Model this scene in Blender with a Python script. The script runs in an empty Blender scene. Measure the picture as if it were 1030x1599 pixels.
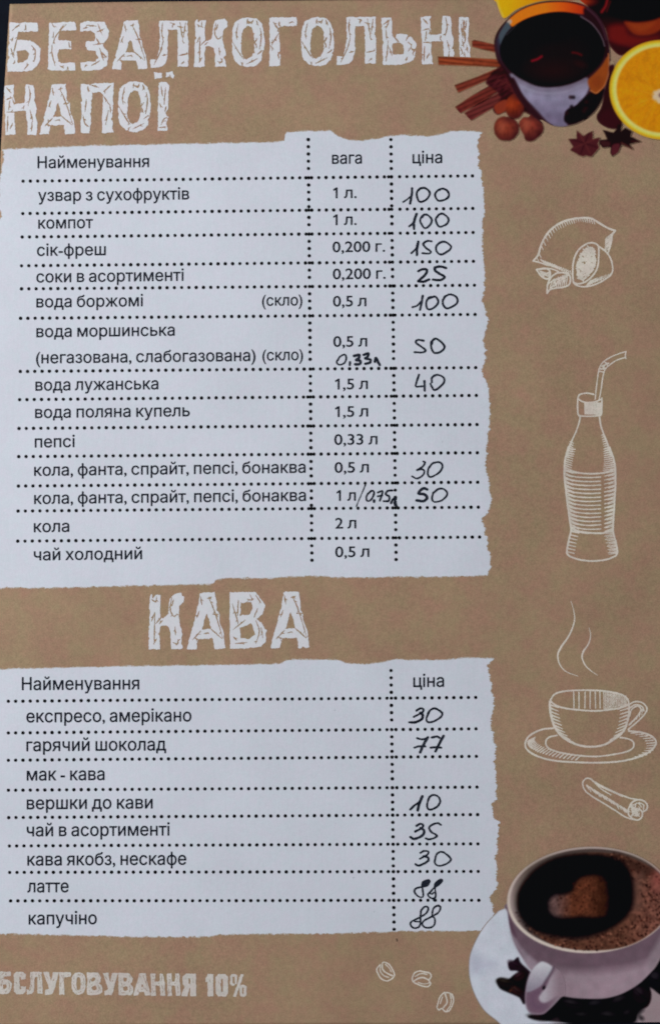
import bpy, math, random
import numpy as np

# ------------------------------------------------------------------ scale
S = 0.0002            # one printed unit = 0.2 mm; the page is about 0.22 x 0.32 m
CX, CY = 515.0, 799.5
def PX(x): return (np.asarray(x, float) - CX) * S
def PY(y): return (CY - np.asarray(y, float)) * S

# ------------------------------------------------------------------ camera, world, lights, exposure
scene = bpy.context.scene
C = scene.collection
cam_d = bpy.data.cameras.new("camera"); cam = bpy.data.objects.new("camera", cam_d); C.objects.link(cam)
CAM_H = 0.42
cam.location = (0, 0, CAM_H + 0.00125)   # CAM_H above the printed sheet
cam_d.sensor_fit = 'VERTICAL'; cam_d.sensor_height = 24
cam_d.angle_y = 2 * math.atan(1599 * S / 2 / CAM_H)
cam_d.clip_start = 0.01; cam_d.clip_end = 50
cam_d.dof.use_dof = True; cam_d.dof.focus_distance = CAM_H * 0.80
cam_d.dof.aperture_fstop = 1.0
cam_d.dof.aperture_fstop = cam_d.lens / 1000 / 0.0016
scene.camera = cam
world = bpy.data.worlds.new("World"); scene.world = world; world.use_nodes = True
bg = world.node_tree.nodes["Background"]; bg.inputs[0].default_value = (0.78, 0.86, 1.06, 1); bg.inputs[1].default_value = 0.155
def area(name, loc, target, size, power, col):
    l = bpy.data.lights.new(name, 'AREA'); l.shape = 'RECTANGLE'; l.size, l.size_y = size; l.energy = power; l.color = col
    o = bpy.data.objects.new(name, l); C.objects.link(o); o.location = loc
    from mathutils import Vector
    o.rotation_euler = (Vector(target) - Vector(loc)).to_track_quat('-Z', 'Y').to_euler(); return o
area("window_light", (-0.66, 0.24, 0.68), (0, 0.0, 0), (0.7, 0.7), 9.1, (0.90, 0.935, 1.04))
scene.view_settings.view_transform = 'Standard'; scene.view_settings.look = 'None'
scene.view_settings.exposure = 0; scene.view_settings.gamma = 1
scene.render.film_transparent = False

# ------------------------------------------------------------------ colour helpers
def lin(c):
    c = np.asarray(c, float) / 255.0
    return np.where(c <= 0.04045, c / 12.92, ((c + 0.055) / 1.055) ** 2.4)
WHITE = lin((194, 198, 211))
VEIL = 0.006
def alb(c):           # picture colour -> print albedo under this light (white paper = 0.80)
    return np.clip((lin(c) - VEIL) / (WHITE - VEIL) * 0.80, 0.002, 0.9)
def c4(a): return (float(a[0]), float(a[1]), float(a[2]), 1.0)

# ------------------------------------------------------------------ node materials
class NT:
    def __init__(s, m):
        s.m = m; m.use_nodes = True; s.t = m.node_tree; s.p = s.t.nodes["Principled BSDF"]
        s.co = s.t.nodes.new("ShaderNodeTexCoord")
    def n(s, ty, **kw):
        x = s.t.nodes.new(ty)
        for k, v in kw.items():
            if k.startswith('i_'): x.inputs[k[2:].replace('_', ' ')].default_value = v
            else: setattr(x, k, v)
        return x
    def l(s, a, b): s.t.links.new(a, b)
    def noise(s, scale, detail=2.0, rough=0.5, stretch=None):
        mp = s.n("ShaderNodeMapping"); s.l(s.co.outputs["Object"], mp.inputs[0])
        mp.inputs[3].default_value = stretch or (1, 1, 1)
        x = s.n("ShaderNodeTexNoise"); s.l(mp.outputs[0], x.inputs["Vector"])
        x.inputs["Scale"].default_value = scale; x.inputs["Detail"].default_value = detail; x.inputs["Roughness"].default_value = rough
        return x.outputs["Fac"]
    def ramp(s, f, a, b, lo=0.0, hi=1.0):
        x = s.n("ShaderNodeMapRange"); s.l(f, x.inputs[0])
        x.inputs[1].default_value = lo; x.inputs[2].default_value = hi; x.inputs[3].default_value = a; x.inputs[4].default_value = b
        return x.outputs[0]
    def math(s, op, a, b):
        x = s.n("ShaderNodeMath", operation=op)
        for i, v in enumerate((a, b)):
            if isinstance(v, (int, float)): x.inputs[i].default_value = v
            else: s.l(v, x.inputs[i])
        return x.outputs[0]
    def mixc(s, f, a, b, mode='MIX'):
        x = s.n("ShaderNodeMix", data_type='RGBA', blend_type=mode)
        for sock, v in ((x.inputs[0], f), (x.inputs[6], a), (x.inputs[7], b)):
            if isinstance(v, (int, float)): sock.default_value = v
            elif isinstance(v, tuple): sock.default_value = v
            else: s.l(v, sock)
        return x.outputs[2]

def print_mat(name, colA, colB=None, grain=0.10, mott=0.0, attr=False, rough=0.50, spec=0.12, bump=0.05, alpha_noise=None):
    m = bpy.data.materials.new(name); n = NT(m)
    if attr:
        a = n.n("ShaderNodeAttribute", attribute_name="ink"); base = a.outputs["Color"]
    elif colB is not None:
        f1 = n.ramp(n.noise(120, 3.0, 0.6), 0, 1, 0.36, 0.64)
        base = n.mixc(f1, c4(colA), c4(colB))
    else:
        base = c4(colA)
    # fine print grain + mid clumps
    g1 = n.noise(2600, 2.0, 0.65); g2 = n.noise(650, 2.0, 0.6)
    g = n.math('ADD', n.ramp(g1, -grain, grain, 0.25, 0.75), n.ramp(g2, -grain * 0.45, grain * 0.45, 0.25, 0.75))
    if mott:
        g3 = n.noise(38, 2.0, 0.5)
        g = n.math('ADD', g, n.ramp(g3, -mott, mott, 0.3, 0.7))
    g = n.math('ADD', g, 1.0)
    comb = n.n("ShaderNodeCombineColor")
    for k in range(3): n.l(g, comb.inputs[k])
    # slight colour speckle of the four-colour print
    sp = n.noise(420, 2.0, 0.7); spc = n.mixc(n.ramp(sp, 0, 1, 0.38, 0.62), (1.018, 0.992, 0.998, 1), (0.982, 1.010, 0.995, 1))
    mul = n.mixc(1.0, base, comb.outputs[0], 'MULTIPLY'); mul = n.mixc(1.0, mul, spc, 'MULTIPLY')
    n.l(mul, n.p.inputs["Base Color"])
    n.p.inputs["Roughness"].default_value = rough
    n.p.inputs["Specular IOR Level"].default_value = spec
    # paper tooth and long sheet fibres
    h = n.math('ADD', n.noise(1500, 3.0, 0.6), n.math('MULTIPLY', n.noise(260, 2.0, 0.5, (3.0, 0.5, 1)), 1.2))
    b = n.n("ShaderNodeBump"); b.inputs["Strength"].default_value = bump; b.inputs["Distance"].default_value = 0.0004
    n.l(h, b.inputs["Height"]); n.l(b.outputs[0], n.p.inputs["Normal"])
    return m

BROWN_A = alb((147, 126, 102)); BROWN_B = alb((150, 120, 102))
M = {
    'kraft': print_mat("kraft_brown_print", BROWN_A, BROWN_B, grain=0.17, mott=0.06),
    'white': print_mat("bare_white_paper", alb((194, 198, 211)), grain=0.045, mott=0.035, bump=0.06),
    'fringe1': print_mat('thin_white_paint', alb((178, 174, 176)), grain=0.1),
    'fringe2': print_mat('thinner_white_paint', alb((160, 145, 132)), grain=0.15),
    'title': print_mat("white_lettering", alb((198, 199, 207)), grain=0.05, mott=0.0),
    'foot': print_mat("pale_footer_lettering", alb((194, 189, 186)), alb((182, 175, 171)), grain=0.12),
    'chalk': print_mat("pale_line_drawing", alb((207, 197, 188)), alb((192, 182, 174)), grain=0.12),
    'ink': print_mat("black_text_ink", alb((28, 31, 40)), grain=0.1, bump=0.02),
    'dot': print_mat("black_dot_ink", alb((12, 13, 21)), grain=0.1, bump=0.02),
    'pen': print_mat("ballpoint_ink", alb((24, 28, 37)), alb((42, 46, 57)), grain=0.3, bump=0.02),
    'picture': print_mat("four_colour_picture_print", (1, 1, 1), attr=True, grain=0.06),
    'smudge': print_mat("faint_grey_smudge", alb((165, 168, 180)), grain=0.1),
}

# ------------------------------------------------------------------ shape of the sheet
def zsheet(x, y):     # gentle waves of a laminated sheet, x / y in print units
    return (0.00010 * np.sin(x / 190.0 + 0.6) * np.cos(y / 310.0 + 0.3) + 0.00006 * np.sin(x / 83.0 + y / 140.0)
            + 0.00004 * np.sin(y / 71.0 - x / 260.0))
Z0 = 0.0012

class VN:             # smooth value noise
    def __init__(s, seed): s.r = np.random.RandomState(seed).rand(256, 256)
    def __call__(s, x, y, wl):
        u = np.asarray(x, float) / wl + 1000; v = np.asarray(y, float) / wl + 1000
        i = np.floor(u).astype(int); j = np.floor(v).astype(int); fu = u - i; fv = v - j
        fu = fu * fu * (3 - 2 * fu); fv = fv * fv * (3 - 2 * fv)
        g = lambda a, b: s.r[a % 256, b % 256]
        return (g(i, j) * (1 - fu) * (1 - fv) + g(i + 1, j) * fu * (1 - fv) + g(i, j + 1) * (1 - fu) * fv + g(i + 1, j + 1) * fu * fv) * 2 - 1

# ------------------------------------------------------------------ field -> mesh (marching squares with filled cells)
def march(F, x0, y0, st):
    """F[row=y, col=x] > 0 is ink. Returns verts (n,2) in print units and list of faces arrays."""
    H, W = F.shape
    ins = F > 0
    c = [ins[:-1, :-1], ins[:-1, 1:], ins[1:, 1:], ins[1:, :-1]]
    code = c[0] * 1 + c[1] * 2 + c[2] * 4 + c[3] * 8
    nid = np.arange(H * W).reshape(H, W)
    def corner(k, r, q): return nid[r + (0, 0, 1, 1)[k], q + (0, 1, 1, 0)[k]]
    def edge(k, r, q):    # 0 top, 1 right, 2 bottom, 3 left
        if k == 0: return H * W + r * W + q
        if k == 2: return H * W + (r + 1) * W + q
        if k == 1: return 2 * H * W + r * W + q + 1
        return 2 * H * W + r * W + q
    T = {1: ['c0e0e3'], 2: ['e0c1e1'], 3: ['c0c1e1e3'], 4: ['e1c2e2'], 5: ['c0e0e3', 'e1c2e2'], 6: ['e0c1c2e2'], 7: ['c0c1c2e2e3'],
         8: ['e3e2c3'], 9: ['c0e0e2c3'], 10: ['e0c1e1', 'e3e2c3'], 11: ['c0c1e1e2c3'], 12: ['e3e1c2c3'], 13: ['c0e0e1c2c3'],
         14: ['e0c1c2c3e3'], 15: ['c0c1c2c3']}
    faces = []
    for k, polys in T.items():
        r, q = np.nonzero(code == k)
        if not len(r): continue
        for p in polys:
            cols = [(corner if p[i] == 'c' else edge)(int(p[i + 1]), r, q) for i in range(0, len(p), 2)]
            faces.append(np.stack(cols[::-1], 1))
    if not faces: return None
    allv = np.unique(np.concatenate([f.ravel() for f in faces]))
    X = np.empty(len(allv)); Y = np.empty(len(allv))
    HW = H * W
    m = allv < HW; r, q = np.divmod(allv[m], W); X[m] = q; Y[m] = r
    m = (allv >= HW) & (allv < 2 * HW); r, q = np.divmod(allv[m] - HW, W); a, b = F[r, q], F[r, q + 1]; X[m] = q + a / (a - b); Y[m] = r
    m = allv >= 2 * HW; r, q = np.divmod(allv[m] - 2 * HW, W); a, b = F[r, q], F[r + 1, q]; X[m] = q; Y[m] = r + a / (a - b)
    faces = [np.searchsorted(allv, f) for f in faces]
    return np.stack([x0 + X * st, y0 + Y * st], 1), faces

def make_mesh(name, V, faces, z, mat, parent=None, col=None, label=None):
    V = np.asarray(V, float)
    me = bpy.data.meshes.new(name)
    co = np.stack([PX(V[:, 0]), PY(V[:, 1]), Z0 + z + zsheet(V[:, 0], V[:, 1])], 1).astype(np.float32)
    me.vertices.add(len(V)); me.vertices.foreach_set("co", co.ravel())
    nl = sum(f.size for f in faces); nf = sum(len(f) for f in faces)
    me.loops.add(nl); me.polygons.add(nf)
    me.loops.foreach_set("vertex_index", np.concatenate([f.ravel() for f in faces]).astype(np.int32))
    tot = np.concatenate([np.full(len(f), f.shape[1]) for f in faces]).astype(np.int32)
    me.polygons.foreach_set("loop_start", (np.cumsum(tot) - tot).astype(np.int32))
    me.update(calc_edges=True)
    if col is not None:
        a = me.color_attributes.new("ink", 'FLOAT_COLOR', 'POINT')
        a.data.foreach_set("color", np.concatenate([col, np.ones((len(col), 1))], 1).astype(np.float32).ravel())
    me.materials.append(mat)
    o = bpy.data.objects.new(name, me); C.objects.link(o)
    if parent is not None: o.parent = parent
    if label: o["label"] = label
    return o
def joined(parts):
    Vs, Fs, off = [], [], 0
    for V, F in parts:
        Vs.append(V); Fs += [f + off for f in F]; off += len(V)
    return np.concatenate(Vs), Fs
def empty(name, parent=None, label=None):
    o = bpy.data.objects.new(name, None); C.objects.link(o); o.empty_display_size = 0.01
    if parent is not None: o.parent = parent
    if label: o["label"] = label
    return o

def grid(x0, y0, x1, y1, st):
    nx = int(math.ceil((x1 - x0) / st)) + 1; ny = int(math.ceil((y1 - y0) / st)) + 1
    X, Y = np.meshgrid(x0 + np.arange(nx) * st, y0 + np.arange(ny) * st)
    return X, Y

def seg_dist(X, Y, a, b):
    dx, dy = b[0] - a[0], b[1] - a[1]; L = dx * dx + dy * dy + 1e-9
    t = np.clip(((X - a[0]) * dx + (Y - a[1]) * dy) / L, 0, 1)
    return np.hypot(X - a[0] - t * dx, Y - a[1] - t * dy), t

def poly_sd(X, Y, loops):
    """signed distance (+ inside) to closed loops, nonzero winding"""
    d = np.full(X.shape, 1e9); w = np.zeros(X.shape, int)
    for P in loops:
        P = np.asarray(P, float); Q = np.roll(P, -1, 0)
        for a, b in zip(P, Q):
            dd, _ = seg_dist(X, Y, a, b); np.minimum(d, dd, out=d)
            cr = (b[0] - a[0]) * (Y - a[1]) - (X - a[0]) * (b[1] - a[1])
            w += ((a[1] <= Y) & (b[1] > Y) & (cr > 0)).astype(int) - ((a[1] > Y) & (b[1] <= Y) & (cr < 0)).astype(int)
    return np.where(w != 0, d, -d)
def poly_eo(X, Y, loops):
    d = np.full(X.shape, 1e9); w = np.zeros(X.shape, bool)
    for P in loops:
        P = np.asarray(P, float); Q = np.roll(P, -1, 0)
        for a, b in zip(P, Q):
            dd, _ = seg_dist(X, Y, a, b); np.minimum(d, dd, out=d)
            if a[1] != b[1]:
                w ^= ((a[1] > Y) != (b[1] > Y)) & (X < (b[0] - a[0]) * (Y - a[1]) / (b[1] - a[1]) + a[0])
    return np.where(w, d, -d)

def smooth(P, closed=False, n=5):
    P = np.asarray(P, float)
    if len(P) < 3: return P
    if closed: Q = np.concatenate([P[-1:], P, P[:2]])
    else: Q = np.concatenate([2 * P[:1] - P[1:2], P, 2 * P[-1:] - P[-2:-1]])
    out = []
    for i in range(1, len(Q) - 2):
        p0, p1, p2, p3 = Q[i - 1], Q[i], Q[i + 1], Q[i + 2]
        for t in np.arange(n) / n:
            out.append(0.5 * (2 * p1 + (p2 - p0) * t + (2 * p0 - 5 * p1 + 4 * p2 - p3) * t * t + (3 * p1 - p0 - 3 * p2 + p3) * t ** 3))
    if not closed: out.append(Q[-2])
    return np.array(out)

def strokes_mesh(name, strokes, z, mat, parent, label=None, st=0.55, wob=0.22, seed=1, wl=3.0):
    """strokes: list of (points in print units, half width start, half width end or None, straight?)"""
    pts = np.concatenate([np.asarray(s[0]) for s in strokes])
    x0, y0 = pts.min(0) - 5; x1, y1 = pts.max(0) + 5
    X, Y = grid(x0, y0, x1, y1, st)
    F = np.full(X.shape, -9.0)
    for s in strokes:
        P = smooth(s[0]) if (len(s) < 4 or not s[3]) else np.asarray(s[0], float)
        w0 = s[1]; w1 = s[2] if len(s) > 2 and s[2] is not None else w0
        n = len(P) - 1
        for i in range(n):
            a, b = P[i], P[i + 1]
            lo = np.minimum(a, b) - 5; hi = np.maximum(a, b) + 5
            i0 = max(int((lo[0] - x0) / st), 0); i1 = int((hi[0] - x0) / st) + 2
            j0 = max(int((lo[1] - y0) / st), 0); j1 = int((hi[1] - y0) / st) + 2
            d, t = seg_dist(X[j0:j1, i0:i1], Y[j0:j1, i0:i1], a, b)
            w = w0 + (w1 - w0) * (i + t) / n
            F[j0:j1, i0:i1] = np.maximum(F[j0:j1, i0:i1], w - d)
    if wob: F = F + np.where(F > -3, VN(seed)(X, Y, wl) * wob + VN(seed + 5)(X, Y, wl / 2.2) * wob * 0.6, 0)
    F[0, :] = F[-1, :] = -9; F[:, 0] = F[:, -1] = -9
    r = march(F, x0, y0, st)
    return make_mesh(name, r[0], r[1], z, mat, parent, label=label)

def conv(P, o): return [(o[0] + x / o[2], o[1] + y / o[2]) for x, y in P]

# ------------------------------------------------------------------ table, folder, page
def slab(name, x0, y0, x1, y1, z0, z1, mat, rad, kind=None, bev=0.0008):
    import bmesh
    bm = bmesh.new(); vs = []
    for cx, cy, a0 in ((x1 - rad, y1 - rad, 0), (x0 + rad, y1 - rad, 90), (x0 + rad, y0 + rad, 180), (x1 - rad, y0 + rad, 270)):
        for k in range(7):
            a = math.radians(a0 + 15 * k); vs.append(bm.verts.new((cx + rad * math.cos(a), cy + rad * math.sin(a), z0)))
    f = bm.faces.new(vs); r = bmesh.ops.extrude_face_region(bm, geom=[f])
    bmesh.ops.translate(bm, verts=[v for v in r['geom'] if isinstance(v, bmesh.types.BMVert)], vec=(0, 0, z1 - z0))
    bmesh.ops.recalc_face_normals(bm, faces=bm.faces)
    top = [e for e in bm.edges if all(abs(v.co.z - z1) < 1e-7 for v in e.verts)]
    bmesh.ops.bevel(bm, geom=top, offset=bev, segments=3, affect='EDGES')
    me = bpy.data.meshes.new(name); bm.to_mesh(me); bm.free(); me.materials.append(mat)
    o = bpy.data.objects.new(name, me); C.objects.link(o)
    if kind: o["kind"] = kind
    return o
def plain_mat(name, a, b, scale, rough, bump, bscale):
    m = bpy.data.materials.new(name); n = NT(m)
    f = n.ramp(n.noise(scale, 4.0, 0.6), 0, 1, 0.35, 0.65); n.l(n.mixc(f, a + (1,), b + (1,)), n.p.inputs["Base Color"])
    n.p.inputs["Roughness"].default_value = rough; n.p.inputs["Specular IOR Level"].default_value = 0.12
    bp = n.n("ShaderNodeBump"); bp.inputs["Strength"].default_value = bump; bp.inputs["Distance"].default_value = 0.0006
    n.l(n.noise(bscale, 4.0, 0.6), bp.inputs["Height"]); n.l(bp.outputs[0], n.p.inputs["Normal"]); return m
table = slab("table_top", -0.6, -0.5, 0.6, 0.5, -0.030, -0.0035, plain_mat("dark_table", (0.05, 0.035, 0.028), (0.07, 0.05, 0.038), 30, 0.5, 0.2, 300), 0.02, "structure")
folder = slab("menu_folder", -0.1155, -0.172, 0.135, 0.172, -0.0034, 0.0004, plain_mat("navy_leatherette", (0.002, 0.0035, 0.008), (0.003, 0.0055, 0.011), 200, 0.75, 0.25, 1400), 0.004)
folder["label"] = "dark navy folder showing as a black strip beyond the left and top page edges"
folder["category"] = "menu folder"

def page_left(y): return np.interp(y, [0, 5, 60, 110, 170, 240, 420, 700, 1700], [16.4, 16.0, 12.3, 9.2, 5.2, 1.4, -3.5, -7, -8])
def page_top(x): return np.interp(x, [0, 15, 100, 250, 560, 1100], [6.4, 6.2, 4.4, 2.2, -0.5, -4])
def page_bot(x): return np.interp(x, [-20, 780, 930, 1100], [1603, 1600.5, 1597.2, 1595.6])
PR = 1085.0
nu, nv = 190, 280
u = np.linspace(0, 1, nu); v = np.linspace(0, 1, nv); U, Vv = np.meshgrid(u, v)
Yg = page_top(U * 1085) * (1 - Vv) + page_bot(U * 1085) * Vv
Xg = page_left(Yg) * (1 - U) + PR * U
Vtop = np.stack([Xg.ravel(), Yg.ravel()], 1)
idx = np.arange(nu * nv).reshape(nv, nu)
ft = np.stack([idx[:-1, :-1], idx[1:, :-1], idx[1:, 1:], idx[:-1, 1:]], -1).reshape(-1, 4)
page = make_mesh("menu_page", Vtop, [ft], 0.0, M['kraft'])
# thickness of the laminated card: a rim and an underside
me = page.data
import bmesh
bm = bmesh.new(); bm.from_mesh(me)
be = [e for e in bm.edges if e.is_boundary]
r = bmesh.ops.extrude_edge_only(bm, edges=be)
nvx = [g for g in r['geom'] if isinstance(g, bmesh.types.BMVert)]
for q in nvx: q.co.z = 0.00046
bm.to_mesh(me); bm.free()
page["label"] = "brown and white printed drinks price list lying on the dark folder"
page["category"] = "menu"

# ------------------------------------------------------------------ white torn-edge panels
ZP, ZD1, ZD2, ZT, ZH = 0.00004, 0.00008, 0.00011, 0.00008, 0.00014
n1, n2, n3 = VN(11), VN(12), VN(13)
def ragged(name, top, bot, right, left, seed, x0, y0, x1, y1, label):
    st = 1.25; X, Y = grid(x0, y0, x1, y1, st); a, b, c = VN(seed), VN(seed + 1), VN(seed + 2)
    t = np.interp(X, *zip(*top)); bo = np.interp(X, *zip(*bot)); r_ = np.interp(Y, *zip(*right)); l_ = np.interp(Y, *zip(*left))
    rag = lambda A, B, k: a(A, B, 9) * 1.1 * k + b(A, B * 1.7, 3.5) * 1.0 * k + c(A, B, 2.0) * 0.35 * k
    F = np.minimum.reduce([Y - t + rag(X, Y * 2.2, 0.6), bo - Y + rag(X * 1.6, Y * 2, 0.9), r_ - X + rag(X * 0.35, Y * 1.5, 1.9), X - l_ + rag(X, Y, 1.2)])
    F[0, :] = F[-1, :] = -9; F[:, 0] = F[:, -1] = -9
    V, fs = march(F, x0, y0, st)
    o = make_mesh(name, V, fs, ZP, M['white'], page, label=label)
    # thin dry-brush fringe: the paint film ends in two paler, patchier coats just outside the solid white
    for k, (grow, mk) in enumerate(((0.7, 'fringe1'), (1.7, 'fringe2'))):
        G_ = np.minimum(F + grow + a(X * 2, Y * 2, 4) * 0.9 + b(X * 1.5, Y * 3, 3) * 0.8, 3.0 - F)
        G_[0, :] = G_[-1, :] = -9; G_[:, 0] = G_[:, -1] = -9
        V, fs = march(G_, x0, y0, st)
        make_mesh("brushed_edge", V, fs, ZP - 0.000012 * (k + 1), M[mk], o)
    return o
P1 = ragged("table_panel",
    [(-20, 234), (0, 234), (50, 232), (151, 228), (252, 226), (353, 224), (434, 222.5), (444, 220), (443.9, 213), (447, 208), (466, 206), (500, 205), (516, 205), (528, 214), (548, 219.5), (567, 220), (594, 216), (612, 212), (625, 211.5), (668, 213.6), (687, 211), (703, 206), (730, 204.7), (748, 206), (760, 210)],
    [(-20, 917), (66, 917), (130, 916), (202, 914.6), (300, 912), (333, 911), (338, 905), (353, 902), (423, 902), (462, 899), (555, 901), (656, 900), (740, 899), (770, 898)],
    [(200, 752), (212, 750), (220, 744), (260, 747), (278, 751.5), (328, 755), (345, 752), (380, 754), (394, 751.5), (417, 756), (452, 755), (472, 751.5), (487, 757), (503, 760), (530, 753.4), (557, 758), (577, 751), (592, 757), (612, 763), (666, 763), (690, 759), (709, 758), (723, 757), (750, 762), (785, 765), (800, 760), (812, 751.5), (832, 757), (863, 763), (886, 765), (900, 758)],
    [(220, 3), (240, 8), (262, 5), (275, 1), (325, 0), (338, 3.5), (350, -3), (480, -6), (940, -6)],
    21, -5.0, 195, 775, 925, "upper white price table with torn brushed edges")
P2 = ragged("table_panel",
    [(-20, 1046), (0, 1045.5), (101, 1043), (202, 1041), (353, 1039), (434, 1037.5), (441, 1036), (444, 1032.5), (466, 1030), (528, 1031), (540, 1035.7), (567, 1037.7), (594, 1035), (617, 1030), (672, 1032), (700, 1031), (722, 1028), (765, 1028), (785, 1034)],
    [(-20, 1457), (101, 1459.5), (202, 1462), (323, 1462), (345, 1459), (400, 1458), (520, 1457.5), (617, 1454), (672, 1453), (800, 1453)],
    [(1020, 772), (1030, 769), (1038, 760), (1070, 765), (1101, 770), (1124, 767), (1140, 765), (1167, 774), (1190, 771), (1202, 771), (1225, 775), (1246, 775), (1256, 767), (1275, 771), (1283, 776), (1306, 777), (1341, 772), (1368, 775), (1388, 775), (1401, 763), (1422, 769), (1460, 769)],
    [(1000, -9), (1500, -9)],
    31, -5.5, 1018, 790, 1470, "lower white coffee price table with torn brushed edges")

# ------------------------------------------------------------------ dotted rules
def disc_field(name, pts, r, z, parent, label=None):
    rs = np.random.RandomState(len(pts) * 7 + int(pts[0][0]))
    parts = []
    ang = np.arange(14) / 14 * 2 * math.pi
    for x, y in pts:
        rr = r * (1 + rs.uniform(-0.06, 0.06)); j = 1 + rs.uniform(-0.05, 0.05, 14)
        ring = np.stack([x + rr * j * np.cos(ang), y - rr * j * np.sin(ang)], 1)
        parts.append((ring, [np.arange(14)[None, :]]))
    V, F = joined(parts); return make_mesh(name, V, F, z, M['dot'], parent, label=label)
def row_pts(xl, yl, xr, yr, vs, step=11.35):
    xs = [xl] + vs + [xr]; out = []
    for i in range(len(xs) - 1):
        a, b = xs[i], xs[i + 1]
        if i == 0: q = list(np.arange(a, b - 3.5, step)) 
        elif i == len(xs) - 2: q = list(np.arange(b, a + 2.5, -step))[::-1]
        else: q = list(np.arange(a + 4.6, b - 4.0, step))
        if i < len(xs) - 2 and (not q or b - q[-1] > 9.5): q.append(b - 4.2)
        out += q
    return [(x, yl + (yr - yl) * (x - xl) / (xr - xl)) for x in out]
R = 2.75
rows1 = [(36.5, 283, 737, 274.6), (36, 333.5, 737.5, 325.4), (35, 370, 738, 363), (34, 415, 738.5, 408), (34, 451, 740, 445.4), (32.5, 497, 741, 491),
         (32, 580, 742, 574), (31, 624, 743, 617.5), (30, 669, 744, 663), (29.5, 713, 744.5, 707), (29, 759, 745, 753), (28.5, 798, 746, 792), (28, 845, 748, 838.6)]
def v1x(y): return 481.0 + (y - 218) * 5.7 / 662
def v2x(y): return 609.8 + (y - 218) * 8.2 / 662
for a in rows1:
    ym = a[1] - 5; disc_field("dotted_line", row_pts(*a, [v1x(ym), v2x(ym)]), R, ZD1, P1)
def vline(vx, ystart, yend, rows, parent):
    pts = []; cuts = []
    for a in rows:
        x = vx(a[1]); cuts.append(a[1] + (a[3] - a[1]) * (x - a[0]) / (a[2] - a[0]))
    seg = [ystart] + cuts + [yend + 6]
    for i in range(len(seg) - 1):
        a, b = seg[i], seg[i + 1]; y = a if i == 0 else a
        while y < b - 4.0:
            pts.append((vx(y), y)); y += 11.3
    return disc_field("dotted_line", pts, R, ZD2, parent, "upright dotted line")
vline(v1x, 218, 880, rows1, P1); vline(v2x, 218, 879, rows1, P1)
rows2 = [(13.5, 1095, 742, 1089), (13.5, 1144.5, 742.5, 1138), (13.5, 1187.2, 743, 1181), (13.5, 1234, 744, 1229), (14, 1276.7, 745, 1272), (15, 1321, 745.5, 1317.7), (15.5, 1362.3, 746, 1360.8), (17, 1406.7, 747, 1405.8)]
def v3x(y): return 610.0 + (y - 1047) * 4.8 / 406
for a in rows2: disc_field("dotted_line", row_pts(*a, [v3x(a[1] - 5)]), R, ZD1, P2)
vline(v3x, 1047, 1453, rows2, P2)

# ------------------------------------------------------------------ printed text (outlines of Blender's built-in face, meshed here)
FS = 100.0
_tc = bpy.data.curves.new("type", 'FONT'); _tc.fill_mode = 'NONE'; _tc.resolution_u = 4
_to = bpy.data.objects.new("type", _tc); C.objects.link(_to)
def outline(s):
    _tc.body = s; dg = bpy.context.evaluated_depsgraph_get(); dg.update()
    ev = _to.evaluated_get(dg); me = ev.to_mesh()
    co = np.array([v.co[:2] for v in me.vertices]).reshape(-1, 2); ed = [tuple(e.vertices) for e in me.edges]
    ev.to_mesh_clear(); return co, ed
def loops_of(co, ed):
    nb = {}
    for a, b in ed: nb.setdefault(a, []).append(b); nb.setdefault(b, []).append(a)
    seen = set(); L = []
    for s in nb:
        if s in seen: continue
        cur, prev, lp = s, None, []
        while cur not in seen:
            seen.add(cur); lp.append(cur)
            nx = [q for q in nb[cur] if q != prev and q not in seen]
            if not nx: break
            prev, cur = cur, nx[0]
        L.append(lp)
    # curves keep point order, so restore winding by index order
    out = []
    for lp in L:
        lp2 = sorted(lp); out.append(co[lp2])
    return out
bar0 = outline("|")[0][:, 0].max()
GL = {}
def glyph(ch):
    if ch in GL: return GL[ch]
    adv = outline(ch + "|")[0][:, 0].max() - bar0
    if ch == ' ': GL[ch] = (None, adv * 0.8); return GL[ch]
    co, ed = outline(ch); L = [l * 22.4 for l in loops_of(co, ed)]
    allp = np.concatenate(L); x0, y0 = allp.min(0) - 1.5; x1, y1 = allp.max(0) + 1.5
    st = 0.4; X, Y = grid(x0, y0, x1, y1, st); F = poly_sd(X, Y, L) + 0.30
    V, fs = march(F, x0, y0, st)
    GL[ch] = ((V / 22.4, [f[:, ::-1] for f in fs]), adv); return GL[ch]
_co, _ed = outline("Н"); CAP = _co[:, 1].max()
_h1 = outline("0")[0]; _H, _W = _h1[:, 1].max(), _h1[:, 0].max()
def own(P):      # the numeral one with its flag
    P = np.array(P, float) * np.array([_W, _H]) * 22.4; X, Y = grid(-2, -2, P[:, 0].max() + 2, P[:, 1].max() + 2, 0.4)
    V, fs = march(poly_eo(X, Y, [P]) + 0.35, -2, -2, 0.4); return (V / 22.4, [f[:, ::-1] for f in fs])
GL['1'] = (own([(0.50, 0), (0.68, 0), (0.68, 1.0), (0.53, 1.0), (0.18, 0.82), (0.22, 0.70), (0.50, 0.83)]), _W * 1.04)
def text(s, x0, x1, base, parent, size=16.7, slope=-0.0115, mat='ink', label=None, z=ZT):
    pen = 0; parts = []
    for ch in s:
        g, adv = glyph(ch)
        if g is not None: parts.append((g[0] + np.array([pen, 0]), g[1]))
        pen += adv
    V, F = joined(parts); mn, mx = V[:, 0].min(), V[:, 0].max(); sx = (x1 - x0) / (mx - mn)
    X = x0 + (V[:, 0] - mn) * sx; Y = base - V[:, 1] / CAP * size + slope * (X - x0)
    o = make_mesh("printed_text", np.stack([X, Y], 1), F, z, M[mat], parent, label=label or f'printed line reading "{s}"')
    return o
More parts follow.
